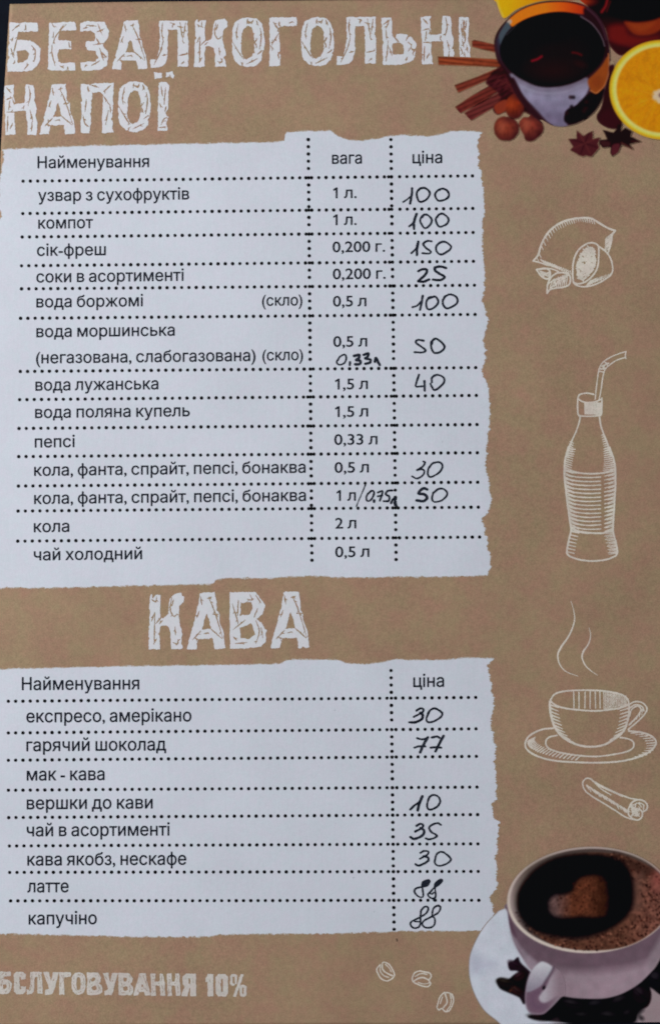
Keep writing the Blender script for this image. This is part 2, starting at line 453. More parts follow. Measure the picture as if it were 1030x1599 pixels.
T1 = [("Найменування", 59, 233, 262.8), ("узвар з сухофруктів", 60, 295.5, 314), ("компот", 60, 145.5, 357), ("сік-фреш", 58, 165.5, 399.5),
      ("соки в асортименті", 57, 287, 441), ("вода боржомі", 57, 223.5, 480), ("вода моршинська", 57, 273, 526.5), ("(негазована, слабогазована)", 56.5, 399, 567.5),
      ("вода лужанська", 55.5, 247.5, 610), ("вода поляна купель", 55, 296.5, 652.7), ("пепсі", 54.5, 117, 698.7), ("кола, фанта, спрайт, пепсі, бонаква", 53.5, 477, 743),
      ("кола, фанта, спрайт, пепсі, бонаква", 53.5, 477.5, 787), ("кола", 53, 108.5, 831), ("чай холодний", 53, 222, 875)]
for s, a, b, y in T1: text(s, a, b, y, P1, 18.6)
text("(скло)", 409, 472, 477.5, P1, 17.6); text("(скло)", 409.5, 473, 563, P1, 17.6)
T1b = [("вага", 518, 564.7, 256), ("ціна", 643.5, 690, 255), ("1 л.", 519.8, 556.5, 309.5), ("1 л.", 519.8, 556.5, 351.5), ("0,200 г.", 518.8, 600.8, 393.8), ("0,200 г.", 519.3, 601.8, 436),
       ("0,5 л", 519.6, 571.7, 478.6), ("0,5 л", 520, 573, 541.5), ("1,5 л", 522.7, 574, 608), ("1,5 л", 522.7, 574.5, 651), ("0,33 л", 521.5, 589, 694.6),
       ("0,5 л", 522, 575.5, 738.2), ("1 л", 525, 555.3, 782), ("2 л", 523, 556, 825.3), ("0,5 л", 523, 576.3, 870)]
for s, a, b, y in T1b: text(s, a, b, y, P1, 18.8 if 'а' in s else 17.3)
T2 = [("Найменування", 34.5, 217.7, 1077.5), ("експресо, амерікано", 41.5, 299, 1128), ("гарячий шоколад", 41.5, 259.5, 1173), ("мак - кава", 42, 163.5, 1218.8),
      ("вершки до кави", 42, 238.5, 1263.7), ("чай в асортименті", 42, 265, 1306), ("кава якобз, нескафе", 43, 291, 1351.6), ("латте", 43, 107.5, 1393.5), ("капучіно", 45, 151.5, 1443.5)]
for s, a, b, y in T2: text(s, a, b, y, P2, 20.0, slope=-0.006)
text("ціна", 644.7, 692.8, 1072.8, P2, 20)
bpy.data.objects.remove(_to); bpy.data.curves.remove(_tc)

# ------------------------------------------------------------------ handwriting
def hand(name_lbl, o, strokes, parent, w=1.75):
    ss = []
    for i, s in enumerate(strokes):
        k = 1.0; P = s
        if isinstance(s, tuple): P, k = s
        ss.append((conv(P, o), w * k * 0.93, w * k * 0.85))
    strokes_mesh("handwritten_price" if 'price' in name_lbl else "handwritten_note", ss, ZH, M['pen'], parent, name_lbl, st=0.45, wob=0.28, seed=len(strokes) * 3 + int(o[1]) % 17, wl=4)
A = (615, 280, 8.583)
hand("handwritten price 100", A, [([(120, 305), (165, 275), (215, 235)], .8), ([(238, 120), (232, 210), (212, 325)], 1.15), [(325, 150), (340, 128), (400, 115), (460, 150), (472, 205), (430, 270), (355, 302), (318, 275), (300, 205), (312, 160), (340, 130)], [(600, 145), (640, 125), (700, 145), (732, 200), (705, 258), (610, 290), (565, 262), (545, 205), (570, 160), (612, 132)]], P1)
hand("handwritten price 100", A, [([(200, 630), (235, 600), (270, 555)], .9), ([(300, 465), (266, 560), (264, 665)], 1.25), [(372, 510), (400, 475), (450, 480), (500, 540), (480, 610), (410, 655), (365, 600), (347, 560), (362, 505), (400, 473)], [(570, 510), (600, 472), (660, 465), (725, 530), (705, 595), (610, 636), (568, 590), (556, 530), (590, 478)]], P1)
hand("handwritten price 150", A, [([(230, 990), (275, 945), (310, 900)], .9), ([(322, 835), (304, 930), (302, 1015)], 1.25), [(500, 830), (440, 826), (388, 865), (425, 920), (488, 968), (465, 994), (375, 990)], [(585, 870), (620, 845), (680, 838), (757, 895), (735, 950), (632, 1006), (572, 975), (560, 910), (600, 850)]], P1, 1.77)
hand("handwritten price 25", A, [([(322, 1232), (370, 1207), (435, 1212), (415, 1275), (322, 1362)], 1.25), ([(322, 1364), (390, 1372), (468, 1342)], 1.25), ([(692, 1190), (620, 1168), (545, 1182), (548, 1225), (600, 1262), (672, 1308), (620, 1350), (518, 1345)], 1.25)], P1)
A = (510, 440, 4.682)
hand("handwritten price 100", A, [([(625, 185), (660, 172), (692, 140)], .9), ([(699, 103), (692, 150), (680, 205)], 1.1), [(745, 122), (790, 108), (813, 148), (780, 190), (738, 200), (724, 160), (738, 122), (760, 110)], [(850, 130), (862, 108), (900, 92), (945, 112), (948, 158), (882, 195), (848, 168), (845, 130)]], P1)
hand("handwritten price 50", A, [[(705, 430), (665, 425), (650, 445), (690, 475), (720, 500), (700, 515), (640, 515)], [(765, 455), (775, 425), (805, 418), (858, 470), (835, 508), (785, 520), (762, 480), (762, 440), (790, 418)]], P1, 1.77)
hand("handwritten note 0,33 l", A, [[(80, 575), (95, 548), (130, 532), (142, 560), (125, 595), (90, 606), (72, 588), (85, 560)], ([(168, 588), (167, 608)], 1.3), ([(200, 542), (235, 535), (232, 558), (213, 573), (243, 578), (240, 600), (207, 604)], 1.45), ([(268, 535), (302, 523), (298, 548), (280, 560), (317, 568), (315, 590), (280, 600)], 1.3), ([(350, 585), (358, 556), (370, 575), (385, 608)], 1.3), ([(358, 560), (372, 590)], 1.3)], P1, 1.63)
hand("handwritten price 40", A, [[(672, 680), (660, 715), (648, 762), (680, 766), (716, 760)], ([(712, 725), (713, 760), (714, 796)], 1.2), [(765, 735), (768, 700), (805, 680), (850, 700), (852, 740), (790, 792), (765, 765), (755, 745)]], P1, 1.70)
A = (540, 700, 5.722)
hand("handwritten price 30", A, [[(688, 118), (703, 128), (680, 165), (632, 195), (668, 188), (696, 200), (685, 240), (632, 270), (587, 250)], [(740, 175), (770, 135), (830, 125), (860, 160), (830, 215), (755, 257), (728, 230), (735, 180), (765, 138)]], P1, 1.56)
hand("handwritten price 50", A, [([(722, 368), (685, 358), (645, 402), (695, 410), (722, 440), (690, 472), (628, 465)], 1.45), [(775, 400), (830, 360), (880, 370), (902, 410), (860, 460), (790, 480), (765, 450), (778, 395)]], P1, 1.63)
hand("handwritten note 0,75 l after a slash", A, [([(172, 328), (130, 425), (90, 522)], .55), ([(190, 410), (230, 378), (250, 400), (222, 458), (188, 470), (180, 435), (198, 400)], 1.0), ([(250, 468), (249, 478)], 1.4), ([(283, 395), (325, 385), (300, 468)], 1.1), ([(283, 428), (322, 420)], 1.0), ([(412, 375), (372, 380), (352, 410), (385, 432), (378, 470), (335, 472)], 1.15), ([(400, 492), (415, 458), (440, 442), (446, 455)], 1.1), ([(428, 455), (442, 480), (430, 490), (450, 510)], 1.3)], P1, 1.56)
A = (620, 1090, 8.42)
hand("handwritten price 30", A, [([(250, 165), (300, 133), (342, 150), (320, 190), (215, 245)], 1.0), ([(300, 195), (330, 225), (318, 275), (240, 316), (155, 318)], 1.25), [(400, 200), (440, 150), (500, 138), (582, 190), (572, 243), (480, 305), (400, 315), (380, 270), (412, 190)]], P2)
hand("handwritten price 77", A, [([(255, 525), (325, 542), (395, 520)], 1.0), ([(397, 517), (350, 595), (298, 710)], 1.35), [(222, 650), (290, 632), (365, 634)], ([(448, 518), (520, 506), (552, 522)], 1.1), ([(603, 497), (548, 600), (498, 702)], 1.3), [(435, 652), (500, 645), (575, 652)]], P2)
hand("handwritten price 10", A, [([(170, 1465), (220, 1415), (285, 1370)], 1.1), ([(325, 1295), (285, 1390), (265, 1475)], 1.4), [(400, 1350), (425, 1298), (475, 1272), (535, 1295), (562, 1358), (520, 1428), (432, 1468), (390, 1430), (400, 1345)]], P2)
A = (620, 1270, 8.42)
hand("handwritten price 35", A, [([(250, 165), (300, 136), (337, 155), (318, 195), (232, 240)], 1.1), ([(305, 195), (348, 225), (335, 282), (262, 325), (210, 335), (172, 312)], 1.3), [(570, 152), (530, 127), (455, 150), (415, 190), (442, 242), (517, 292), (480, 325), (412, 342), (370, 328)]], P2)
hand("handwritten price 30", A, [[(300, 520), (350, 495), (405, 503), (390, 545), (295, 597)], ([(345, 565), (402, 582), (400, 628), (330, 670), (270, 688), (235, 665)], 1.15), [(500, 570), (522, 528), (572, 505), (632, 530), (702, 605), (640, 665), (545, 690), (490, 650), (503, 560)]], P2, 1.63)
hand("handwritten price 88", A, [[(322, 960), (335, 905), (400, 875), (422, 900), (390, 950), (330, 965), (245, 988), (222, 1030), (262, 1085), (315, 1104), (338, 1080), (325, 960)], ([(350, 930), (400, 890)], 2.1), [(488, 980), (500, 920), (562, 870), (588, 888), (545, 938), (490, 972), (425, 1040), (400, 1070), (430, 1110), (480, 1120), (502, 1080), (492, 980)], ([(515, 930), (568, 886)], 1.7), ([(415, 1050), (450, 1060), (480, 1040)], .8), ([(475, 1120), (482, 1150)], 1.2)], P2, 1.56)
hand("handwritten price 88", A, [[(302, 1350), (315, 1270), (370, 1225), (405, 1252), (370, 1320), (290, 1370), (190, 1420), (170, 1460), (205, 1505), (270, 1500), (300, 1450), (302, 1340)], [(455, 1350), (470, 1258), (522, 1215), (565, 1232), (540, 1300), (460, 1352), (352, 1410), (325, 1460), (370, 1502), (440, 1500), (485, 1460), (490, 1390), (458, 1350)], ([(220, 1420), (280, 1425)], .8)], P2, 1.56)

# ------------------------------------------------------------------ leaf-veined display lettering
G = {}
G['А'] = ([(175, 68), (200, 62), (285, 62), (297, 130), (300, 190), (318, 215), (325, 280), (350, 340), (365, 450), (285, 455), (272, 385), (165, 385), (150, 455), (75, 455), (110, 330), (140, 230), (160, 150)], [[(225, 205), (195, 300), (190, 318), (258, 318), (245, 260)]],
    [[(240, 100), (270, 160), (300, 240), (345, 380)], [(180, 90), (190, 150)], [(170, 190), (150, 240)], [(120, 390), (180, 330)], [(130, 375), (165, 390)], [(250, 310), (340, 385)], [(200, 350), (240, 340)], [(270, 215), (315, 215)], [(228, 105), (262, 95)]])
G['Л'] = ([(458, 65), (690, 62), (688, 160), (694, 250), (692, 440), (605, 440), (608, 340), (602, 140), (530, 135), (525, 240), (528, 330), (510, 410), (480, 440), (385, 450), (383, 378), (430, 380), (455, 300), (462, 200)], [],
    [[(485, 80), (478, 150), (490, 230)], [(490, 230), (465, 320), (415, 425)], [(480, 350), (520, 340)], [(545, 80), (580, 90), (560, 105)], [(625, 80), (640, 170), (650, 220)], [(645, 225), (655, 250)], [(615, 350), (690, 335)], [(635, 420), (660, 395)], [(670, 80), (655, 190)], [(605, 110), (650, 120)]])
G['К'] = ([(745, 65), (762, 45), (770, 80), (790, 60), (830, 58), (825, 160), (828, 215), (850, 225), (885, 195), (895, 100), (910, 60), (985, 45), (1008, 75), (1005, 110), (975, 140), (970, 210), (980, 270), (998, 330), (988, 370), (998, 435), (910, 435), (905, 330), (895, 285), (870, 270), (830, 268), (820, 330), (825, 435), (735, 435), (738, 330), (745, 200)], [],
    [[(785, 180), (780, 400)], [(780, 190), (760, 240)], [(775, 400), (800, 360)], [(790, 260), (850, 200)], [(820, 260), (845, 235)], [(915, 80), (905, 160), (930, 210), (960, 190)], [(930, 90), (915, 140)], [(940, 280), (945, 340)], [(925, 390), (960, 400), (965, 370)], [(760, 90), (790, 110)], [(800, 70), (795, 110)]])
G['О'] = ([(115, 250), (118, 160), (140, 100), (190, 68), (250, 62), (310, 72), (350, 110), (370, 180), (375, 260), (368, 340), (350, 410), (310, 450), (240, 465), (180, 450), (135, 410), (118, 350)], [[(190, 260), (195, 190), (210, 150), (240, 132), (275, 145), (290, 190), (298, 260), (290, 340), (270, 380), (230, 402), (205, 385), (188, 340)]],
    [[(165, 110), (150, 190), (155, 240)], [(120, 260), (180, 360), (210, 400)], [(240, 75), (235, 115)], [(235, 90), (280, 110)], [(285, 80), (270, 115)], [(310, 85), (325, 130)], [(340, 150), (350, 220), (335, 320)], [(290, 275), (320, 230)], [(300, 265), (315, 310)], [(320, 360), (360, 330)], [(230, 440), (320, 395)], [(195, 455), (200, 425)]])
G['Г'] = ([(415, 70), (440, 62), (630, 62), (640, 95), (632, 130), (530, 132), (500, 140), (490, 190), (497, 260), (500, 340), (502, 452), (415, 452), (417, 300)], [],
    [[(445, 95), (470, 135), (495, 165)], [(495, 95), (490, 130)], [(500, 135), (480, 175)], [(490, 190), (440, 270)], [(425, 290), (450, 320)], [(485, 340), (490, 400)], [(570, 110), (600, 95)], [(440, 240), (435, 290)]])
G['Ь'] = ([(352, 80), (425, 78), (430, 200), (450, 225), (465, 200), (540, 200), (575, 230), (605, 270), (600, 340), (585, 390), (560, 408), (500, 425), (360, 425), (362, 250)], [[(430, 290), (440, 270), (480, 262), (510, 280), (518, 320), (500, 350), (435, 352)]],
    [[(365, 130), (415, 95)], [(405, 110), (385, 160)], [(385, 170), (390, 240)], [(430, 210), (480, 260)], [(400, 250), (395, 330), (385, 400)], [(410, 300), (430, 360)], [(530, 250), (550, 210)], [(545, 260), (570, 290), (545, 330)], [(600, 310), (575, 350)], [(540, 370), (530, 400)], [(565, 300), (590, 330)]])
G['Н'] = ([(637, 75), (710, 72), (705, 110), (715, 205), (790, 200), (795, 110), (798, 72), (855, 72), (865, 110), (860, 180), (880, 240), (872, 290), (882, 340), (880, 422), (812, 422), (800, 255), (715, 255), (712, 330), (725, 420), (648, 422), (645, 250)], [],
    [[(655, 90), (690, 130)], [(650, 175), (700, 160)], [(680, 180), (670, 250)], [(655, 262), (712, 262)], [(665, 290), (660, 400)], [(680, 380), (700, 340)], [(820, 80), (830, 150), (815, 220)], [(785, 215), (780, 245)], [(830, 250), (850, 330)], [(700, 170), (712, 210)], [(845, 330), (840, 400)]])
G['І'] = ([(915, 78), (985, 78), (992, 120), (985, 230), (1000, 300), (1003, 365), (1008, 422), (925, 422), (925, 372), (920, 250)], [],
    [[(940, 100), (960, 110), (950, 180), (965, 240), (950, 290)], [(975, 100), (965, 170)], [(935, 130), (945, 230)], [(930, 300), (950, 350)], [(975, 280), (985, 340)], [(955, 330), (965, 370)], [(940, 240), (955, 300)], [(948, 110), (955, 200)], [(960, 180), (968, 230)]])
G['П'] = ([(342, 95), (400, 95), (470, 90), (572, 90), (568, 170), (570, 240), (560, 330), (568, 435), (490, 437), (492, 300), (497, 170), (480, 150), (420, 155), (415, 270), (415, 340), (400, 437), (338, 438), (345, 250)], [],
    [[(390, 110), (395, 150)], [(400, 100), (470, 120)], [(550, 105), (500, 150)], [(380, 200), (370, 290)], [(355, 310), (370, 370), (400, 395)], [(500, 180), (540, 240)], [(535, 280), (515, 380)], [(545, 240), (550, 300)]])
G['Ї'] = ([(890, 85), (940, 80), (960, 100), (950, 200), (955, 270), (930, 300), (955, 325), (940, 370), (950, 425), (915, 420), (880, 425), (885, 250)], [[(855, 10), (910, 15), (912, 55), (865, 58)], [(940, 15), (980, 8), (997, 40), (985, 58), (965, 42), (940, 45)]],
    [[(905, 110), (915, 180)], [(935, 120), (925, 240)], [(895, 230), (905, 260)], [(905, 380), (925, 340), (945, 330)], [(890, 400), (940, 395)], [(940, 250), (930, 290)], [(960, 30), (970, 40)]])
G['З'] = ([(252, 72), (270, 66), (325, 70), (337, 95), (335, 120), (320, 142), (336, 165), (332, 205), (315, 218), (255, 220), (252, 195), (290, 192), (302, 180), (298, 160), (268, 156), (268, 130), (295, 128), (298, 105), (285, 95), (252, 98)], [],
    [[(270, 78), (300, 82)], [(305, 75), (318, 110)], [(300, 100), (325, 90)], [(290, 140), (325, 135)], [(310, 150), (322, 190)], [(285, 205), (310, 190)], [(300, 120), (312, 140)], [(258, 90), (275, 85)], [(265, 210), (270, 200)], [(318, 165), (330, 180)]])
G['Б'] = ([(125, 305), (500, 305), (512, 350), (505, 425), (245, 430), (240, 540), (400, 545), (480, 600), (545, 660), (540, 800), (500, 890), (430, 950), (330, 968), (90, 965), (105, 700), (118, 450)], [[(225, 690), (345, 675), (390, 730), (370, 800), (310, 835), (230, 855)]],
    [[(160, 410), (270, 320)], [(340, 330), (345, 410)], [(250, 430), (200, 620), (165, 760)], [(140, 650), (180, 780)], [(420, 620), (470, 680), (465, 800), (440, 830)], [(320, 940), (380, 870)], [(170, 500), (150, 560)], [(170, 860), (200, 840)]])
G['Е'] = ([(650, 310), (1000, 300), (1010, 410), (860, 418), (780, 430), (770, 540), (900, 550), (945, 560), (950, 665), (780, 660), (760, 740), (775, 830), (820, 845), (1000, 840), (1005, 950), (680, 950), (630, 920), (640, 600)], [],
    [[(690, 320), (720, 370)], [(880, 330), (750, 470), (700, 590)], [(800, 400), (850, 330)], [(690, 600), (690, 720), (730, 880)], [(915, 570), (925, 650)], [(790, 880), (850, 915)], [(710, 430), (705, 520)], [(900, 900), (905, 940)]])
G['В'] = ([(512, 55), (660, 55), (685, 90), (712, 130), (700, 180), (665, 210), (700, 240), (722, 280), (718, 340), (690, 370), (600, 378), (512, 380), (510, 200)], [[(575, 115), (635, 112), (640, 150), (620, 185), (570, 190)], [(565, 260), (630, 235), (650, 270), (655, 300), (620, 325), (575, 318)]],
    [[(525, 120), (550, 200), (560, 240)], [(560, 100), (555, 190)], [(625, 70), (640, 100), (610, 95)], [(660, 75), (690, 120)], [(530, 270), (600, 215)], [(670, 150), (650, 200)], [(660, 220), (680, 280), (660, 350)], [(540, 350), (610, 345)], [(690, 260), (700, 320)], [(530, 310), (550, 330)]])
# plainer letters of the footer line
G['С'] = ([(15, 0), (55, 0), (70, 15), (70, 45), (45, 45), (45, 28), (30, 28), (30, 112), (45, 112), (45, 95), (70, 95), (70, 125), (55, 140), (15, 140), (0, 125), (0, 15)], [], [[(5, 60), (20, 80)], [(40, 10), (50, 22)]])
G['У'] = ([(0, 0), (28, 0), (42, 70), (55, 0), (85, 0), (60, 110), (48, 138), (10, 140), (10, 115), (28, 112), (32, 100)], [], [[(10, 20), (25, 40)], [(50, 60), (62, 40)]])
G['Я'] = ([(20, 0), (72, 0), (72, 140), (44, 140), (44, 88), (38, 88), (24, 140), (-4, 140), (14, 82), (2, 68), (2, 18)], [[(30, 24), (44, 24), (44, 64), (32, 64)]], [[(55, 20), (60, 60)]])
G['1'] = ([(10, 0), (38, 0), (38, 140), (12, 140), (12, 42), (0, 48), (0, 22)], [], [[(20, 30), (28, 60)]])
G['0'] = ([(15, 0), (55, 0), (70, 18), (70, 122), (55, 140), (15, 140), (0, 122), (0, 18)], [[(28, 26), (43, 26), (43, 114), (28, 114)]], [[(10, 40), (20, 60)]])
G['%'] = ([(82, 0), (98, 0), (40, 140), (24, 140)], [[(0, 8), (12, 0), (38, 0), (48, 8), (48, 60), (36, 70), (12, 70), (0, 60)], [(74, 78), (84, 70), (110, 70), (120, 78), (120, 132), (108, 140), (84, 140), (74, 132)]], [])
def letter(ch, x0, x1, y0, y1, parent, mat, seed, st=0.6, crack=0.78, edge=0.62, slope=-0.012, fat=0.0, z=ZP):
    out, inner, cr = G[ch]
    body = np.array(out, float)
    if ch in ('Ї', '%'):
        allp = np.concatenate([body] + [np.array(q, float) for q in inner])
        mn = np.array([body[:, 0].min(), body[:, 1].min()]) if ch == 'Ї' else allp.min(0)
        mx = np.array([body[:, 0].max(), body[:, 1].max()]) if ch == 'Ї' else allp.max(0)
    else: mn, mx = body.min(0), body.max(0)
    def tf(P):
        P = (np.asarray(P, float) - mn) / (mx - mn); return np.stack([x0 + P[:, 0] * (x1 - x0), y0 + P[:, 1] * (y1 - y0) + slope * P[:, 0] * (x1 - x0)], 1)
    loops = [tf(out)] + [tf(q) for q in inner]
    pts = np.concatenate(loops); gx0, gy0 = pts.min(0) - 4; gx1, gy1 = pts.max(0) + 4
    X, Y = grid(gx0, gy0, gx1, gy1, st)
    if ch in ('%',):
        F = poly_eo(X, Y, [loops[0]])
        for q in loops[1:]:
            s_ = poly_eo(X, Y, [q]); F = np.maximum(F, 1.25 - np.abs(s_ - 1.3))
    else: F = poly_eo(X, Y, loops)
    a, b = VN(seed), VN(seed + 1)
    F = F + fat + a(X, Y * 0.8, 5.5) * edge * 1.1 + b(X, Y, 2.4) * edge
    bite = a(X + 300, Y, 7.5); F = np.where((F < 3.2) & (bite > 0.62), F - (bite - 0.62) * 9 * edge, F)
    rs = random.Random(seed)
    cracks = [(tf(c), crack) for c in cr]
    # side veins branching off the main ones
    for c in cr:
        P = tf(c); 
        for k in range(max(1, len(P) - 1)):
            p, q = P[k], P[min(k + 1, len(P) - 1)]; t = rs.uniform(0.3, 0.8); m_ = p + (q - p) * t
            d = (q - p) / (np.hypot(*(q - p)) + 1e-6); sgn = rs.choice((-1, 1)); L = rs.uniform(2.5, 5.5) * (y1 - y0) / 77
            e = m_ + (d * 0.7 + sgn * np.array([-d[1], d[0]]) * 0.7) * L
            cracks.append((np.array([m_, e]), crack * 0.6))
    for P, w in cracks:
        if len(P) > 2: P = smooth(P, n=4)
        n = len(P) - 1
        for i in range(n):
            d, t = seg_dist(X, Y, P[i], P[i + 1]); u_ = (i + t) / n
            F = np.minimum(F, d - w * (0.45 + 0.9 * np.sin(math.pi * np.clip(u_, 0.08, 0.92))) * (1 + 0.5 * b(X + 50, Y, 3)))
    F[0, :] = F[-1, :] = -9; F[:, 0] = F[:, -1] = -9
    V, fs = march(F, gx0, gy0, st)
    return make_mesh("letter", V, fs, z, M[mat], parent)
def word(name, label, items, mat, seed, **kw):
    e = empty(name, page, label)
    for i, (ch, a, b, t, bo) in enumerate(items): letter(ch, a, b, t, bo, e, mat, seed + (ord(ch) % 97) * 3, **kw)
    return e
word("title_word", "big white grunge title reading БЕЗАЛКОГОЛЬНІ",
     [('Б', 12, 64, 35.5, 112.5), ('Е', 75, 119, 35, 111), ('З', 126, 170, 33.5, 110.5), ('А', 174.5, 231, 32.5, 108.8), ('Л', 234.5, 294.5, 32.6, 106.5), ('К', 303, 355, 29.5, 104.7), ('О', 362.3, 413, 27.5, 105.3),
      ('Г', 420.6, 464.5, 27.3, 103), ('О', 470, 521.5, 27, 104), ('Л', 525.5, 587, 26.5, 101.8), ('Ь', 595.2, 649.5, 27.2, 101), ('Н', 656.5, 708.5, 25.5, 100.5), ('І', 715.5, 735, 26.7, 100)], 'title', 50)
word("title_word", "big white grunge title reading НАПОЇ",
     [('Н', 7, 58.5, 133, 211), ('А', 62, 118, 132, 210), ('П', 126, 178, 130.5, 208), ('О', 185, 235.5, 127.5, 207), ('Ї', 246, 264.5, 128, 205)], 'title', 90)
word("title_word", "big white grunge title reading КАВА",
     [('К', 231.8, 287, 926, 1014), ('А', 291.5, 352, 925.5, 1014), ('В', 358.5, 416.5, 925, 1013.3), ('А', 422, 483, 924, 1012.5)], 'title', 70, edge=0.6)
ft_items = [('О', -26, -4), ('Б', -1, 18.3), ('С', 23, 40), ('Л', 43, 66), ('У', 69, 91.5), ('Г', 93.5, 111), ('О', 113, 133.5), ('В', 136.5, 159.5), ('У', 161.5, 183.5), ('В', 186, 208), ('А', 209.5, 234), ('Н', 236, 257.5), ('Н', 261.5, 281.5), ('Я', 284, 305.5), ('1', 321.5, 332.5), ('0', 337.5, 355.5), ('%', 360, 384)]
word("footer_word", "small worn white footer lettering reading ОБСЛУГОВУВАННЯ 10%",
     [(c, a, b, 1517.8 + a * 0.011, 1551.5 + a * 0.011) for c, a, b in ft_items[1:]], 'foot', 30, st=0.5, crack=0.25, edge=0.42, slope=0.0, fat=0.7)

# ------------------------------------------------------------------ line drawings
FATTEN = 1.22
def drawing(name, label, groups, seed=3, wob=0.22):
    ss = []
    for o, k, sts in groups:
        for s in sts:
            w0, w1, P = s[0], s[1], s[2]
            ss.append((conv(P, o), w0 * k * FATTEN, w1 * k * FATTEN))
    return strokes_mesh(name, ss, ZP, M['chalk'], page, label, st=0.55, wob=wob, seed=seed, wl=3.2)
rs = random.Random(5)
L = (800, 320, 5.15)
lem = [(1.3, 1.3, [(165, 450), (205, 400), (225, 330), (270, 240), (340, 170), (430, 125), (540, 105), (630, 110), (700, 150), (760, 185), (822, 208)]),
       (1.3, 1.0, [(822, 208), (798, 240), (790, 300), (765, 385)]), (1.0, .8, [(165, 450), (220, 465), (290, 490)]),
       (1.1, 1.1, [(485, 620), (480, 540), (490, 440), (530, 360), (590, 315), (640, 305), (685, 330), (690, 400), (680, 500), (640, 570), (580, 620), (520, 635), (485, 620)]),
       (1.0, 1.0, [(685, 330), (740, 370), (780, 420), (800, 490), (795, 550), (740, 600), (660, 640), (580, 658), (520, 650), (485, 625)]),
       (1.1, 1.1, [(190, 520), (230, 575), (280, 595), (300, 560), (280, 515), (190, 520)]), (1.1, 1.2, [(275, 710), (280, 640), (310, 580), (370, 545), (450, 560), (460, 620), (430, 655), (340, 670), (300, 680), (275, 710)]),
       (.9, .9, [(240, 560), (300, 540)]), (.9, .9, [(300, 670), (380, 610), (440, 570)]), (.8, .8, [(330, 600), (340, 650)]), (.8, .8, [(365, 580), (380, 640)]), (.8, .8, [(400, 570), (412, 620)]), (.8, .8, [(220, 540), (250, 580)])]
for i in range(26):    # hatch along the upper edge
    t = i / 25; x = 190 + 460 * t; y = np.interp(x, [165, 205, 225, 270, 340, 430, 540, 660], [450, 400, 330, 240, 170, 125, 105, 130])
    lem.append((.75, .35, [(x, y), (x + 22 - 14 * t, y + 42 - 14 * t)]))
for i in range(14):
    lem.append((.8, .5, [(225 + i * 18, 440 + i * 7), (270 + i * 15, 470 + i * 6 + 10)])); 
for i in range(10): lem.append((.75, .5, [(792 - i * 1.5, 235 + i * 13), (745 - i * 1, 270 + i * 11)]))
for i in range(14): lem.append((.75, .45, [(590 + i * 15, 650 - i * 6), (625 + i * 12, 605 - i * 4)]))
for i in range(430):
    a = rs.uniform(0, 6.28); q = math.sqrt(rs.random()) * 0.95; ux, uy = math.cos(a) * q * 72, math.sin(a) * q * 146; th = math.radians(20)
    x = 588 + ux * math.cos(th) - uy * math.sin(th); y = 472 + ux * math.sin(th) + uy * math.cos(th)
    if math.hypot(x - 575, y - 475) < 12: continue
    lem.append((1.0, .8, [(x, y), (x + rs.uniform(-14, 14), y + rs.uniform(-14, 14))]))
for i in range(9):
    lem.append((.7, .6, [(300 + i * 16, 662 - i * 2), (322 + i * 15, 600 - i * 6)])); lem.append((.6, .5, [(215 + i * 10, 530 + i * 3), (228 + i * 9, 560 + i * 3)]))
lem += [(.9, .8, [(190, 518), (260, 508), (330, 520), (380, 545)]), (.9, .8, [(280, 640), (320, 610), (400, 580), (450, 565)])]
drawing("lemon_drawing", "white line drawing of a lemon with leaves and a cut half", [(L, 1.0, lem)], 4)
B1, B2 = (850, 530, 6.4375), (850, 700, 6.4375)
b1 = [(.95, .95, [(355, 765), (345, 830), (315, 920), (270, 1020), (235, 1120), (222, 1165)]), (1.1, 1.1, [(548, 765), (560, 860), (590, 950), (630, 1050), (665, 1165)]),
      (1.0, 1.0, [(330, 590), (328, 680), (335, 755), (370, 770), (460, 772), (540, 765), (568, 750), (572, 680), (572, 590)]),
      (1.0, 1.0, [(330, 590), (350, 555), (420, 540), (490, 552)]), (1.0, 1.0, [(332, 595), (370, 622), (440, 635), (520, 622), (572, 600)]),
      (.8, .8, [(505, 600), (515, 500), (530, 380), (550, 280), (600, 215), (700, 160), (815, 120)]), (.8, .8, [(545, 605), (565, 500), (580, 390), (600, 310), (640, 265), (720, 210), (810, 180)]),
      (.8, .8, [(815, 120), (808, 160), (812, 195)]), (.7, .7, [(545, 320), (598, 330)]), (.7, .7, [(552, 290), (605, 305)])]
for i in range(20): b1.append((.6, .6, [(400 + i * 8.4, 638), (400 + i * 8.4, 752)]))
for q in ((570, 270, 640, 240), (585, 285, 620, 235), (560, 300, 605, 290), (600, 225, 630, 262)): b1.append((.9, .9, [(q[0], q[1]), (q[2], q[3])]))
for i in range(7): b1.append((1.0, .5, [(255 - i * 6, 1030 + i * 22), (290 - i * 3, 1030 + i * 22 + 14)]))
for i in range(10): b1.append((1.0, .5, [(590 + i * 8, 955 + i * 22), (566 + i * 5, 965 + i * 22)]))
lx = lambda y: float(np.interp(y, [0, 60, 120, 200, 300, 400, 500, 600, 700, 780, 830, 900, 960, 1040, 1060], [235, 215, 200, 195, 195, 208, 218, 232, 245, 258, 262, 245, 232, 218, 225]))
rx = lambda y: float(np.interp(y, [0, 60, 120, 200, 300, 400, 500, 600, 700, 780, 830, 900, 960, 1040, 1075], [650, 675, 695, 708, 710, 708, 702, 696, 690, 684, 684, 700, 718, 728, 715]))
ys = list(range(-10, 1050, 60))
b2 = [(1.15, 1.15, [(lx(y), y) for y in ys] + [(222, 1055), (260, 1090), (350, 1120), (460, 1133), (560, 1128), (640, 1112), (712, 1080)]), (1.15, 1.15, [(rx(y), y) for y in ys] + [(726, 1050), (712, 1080)])]
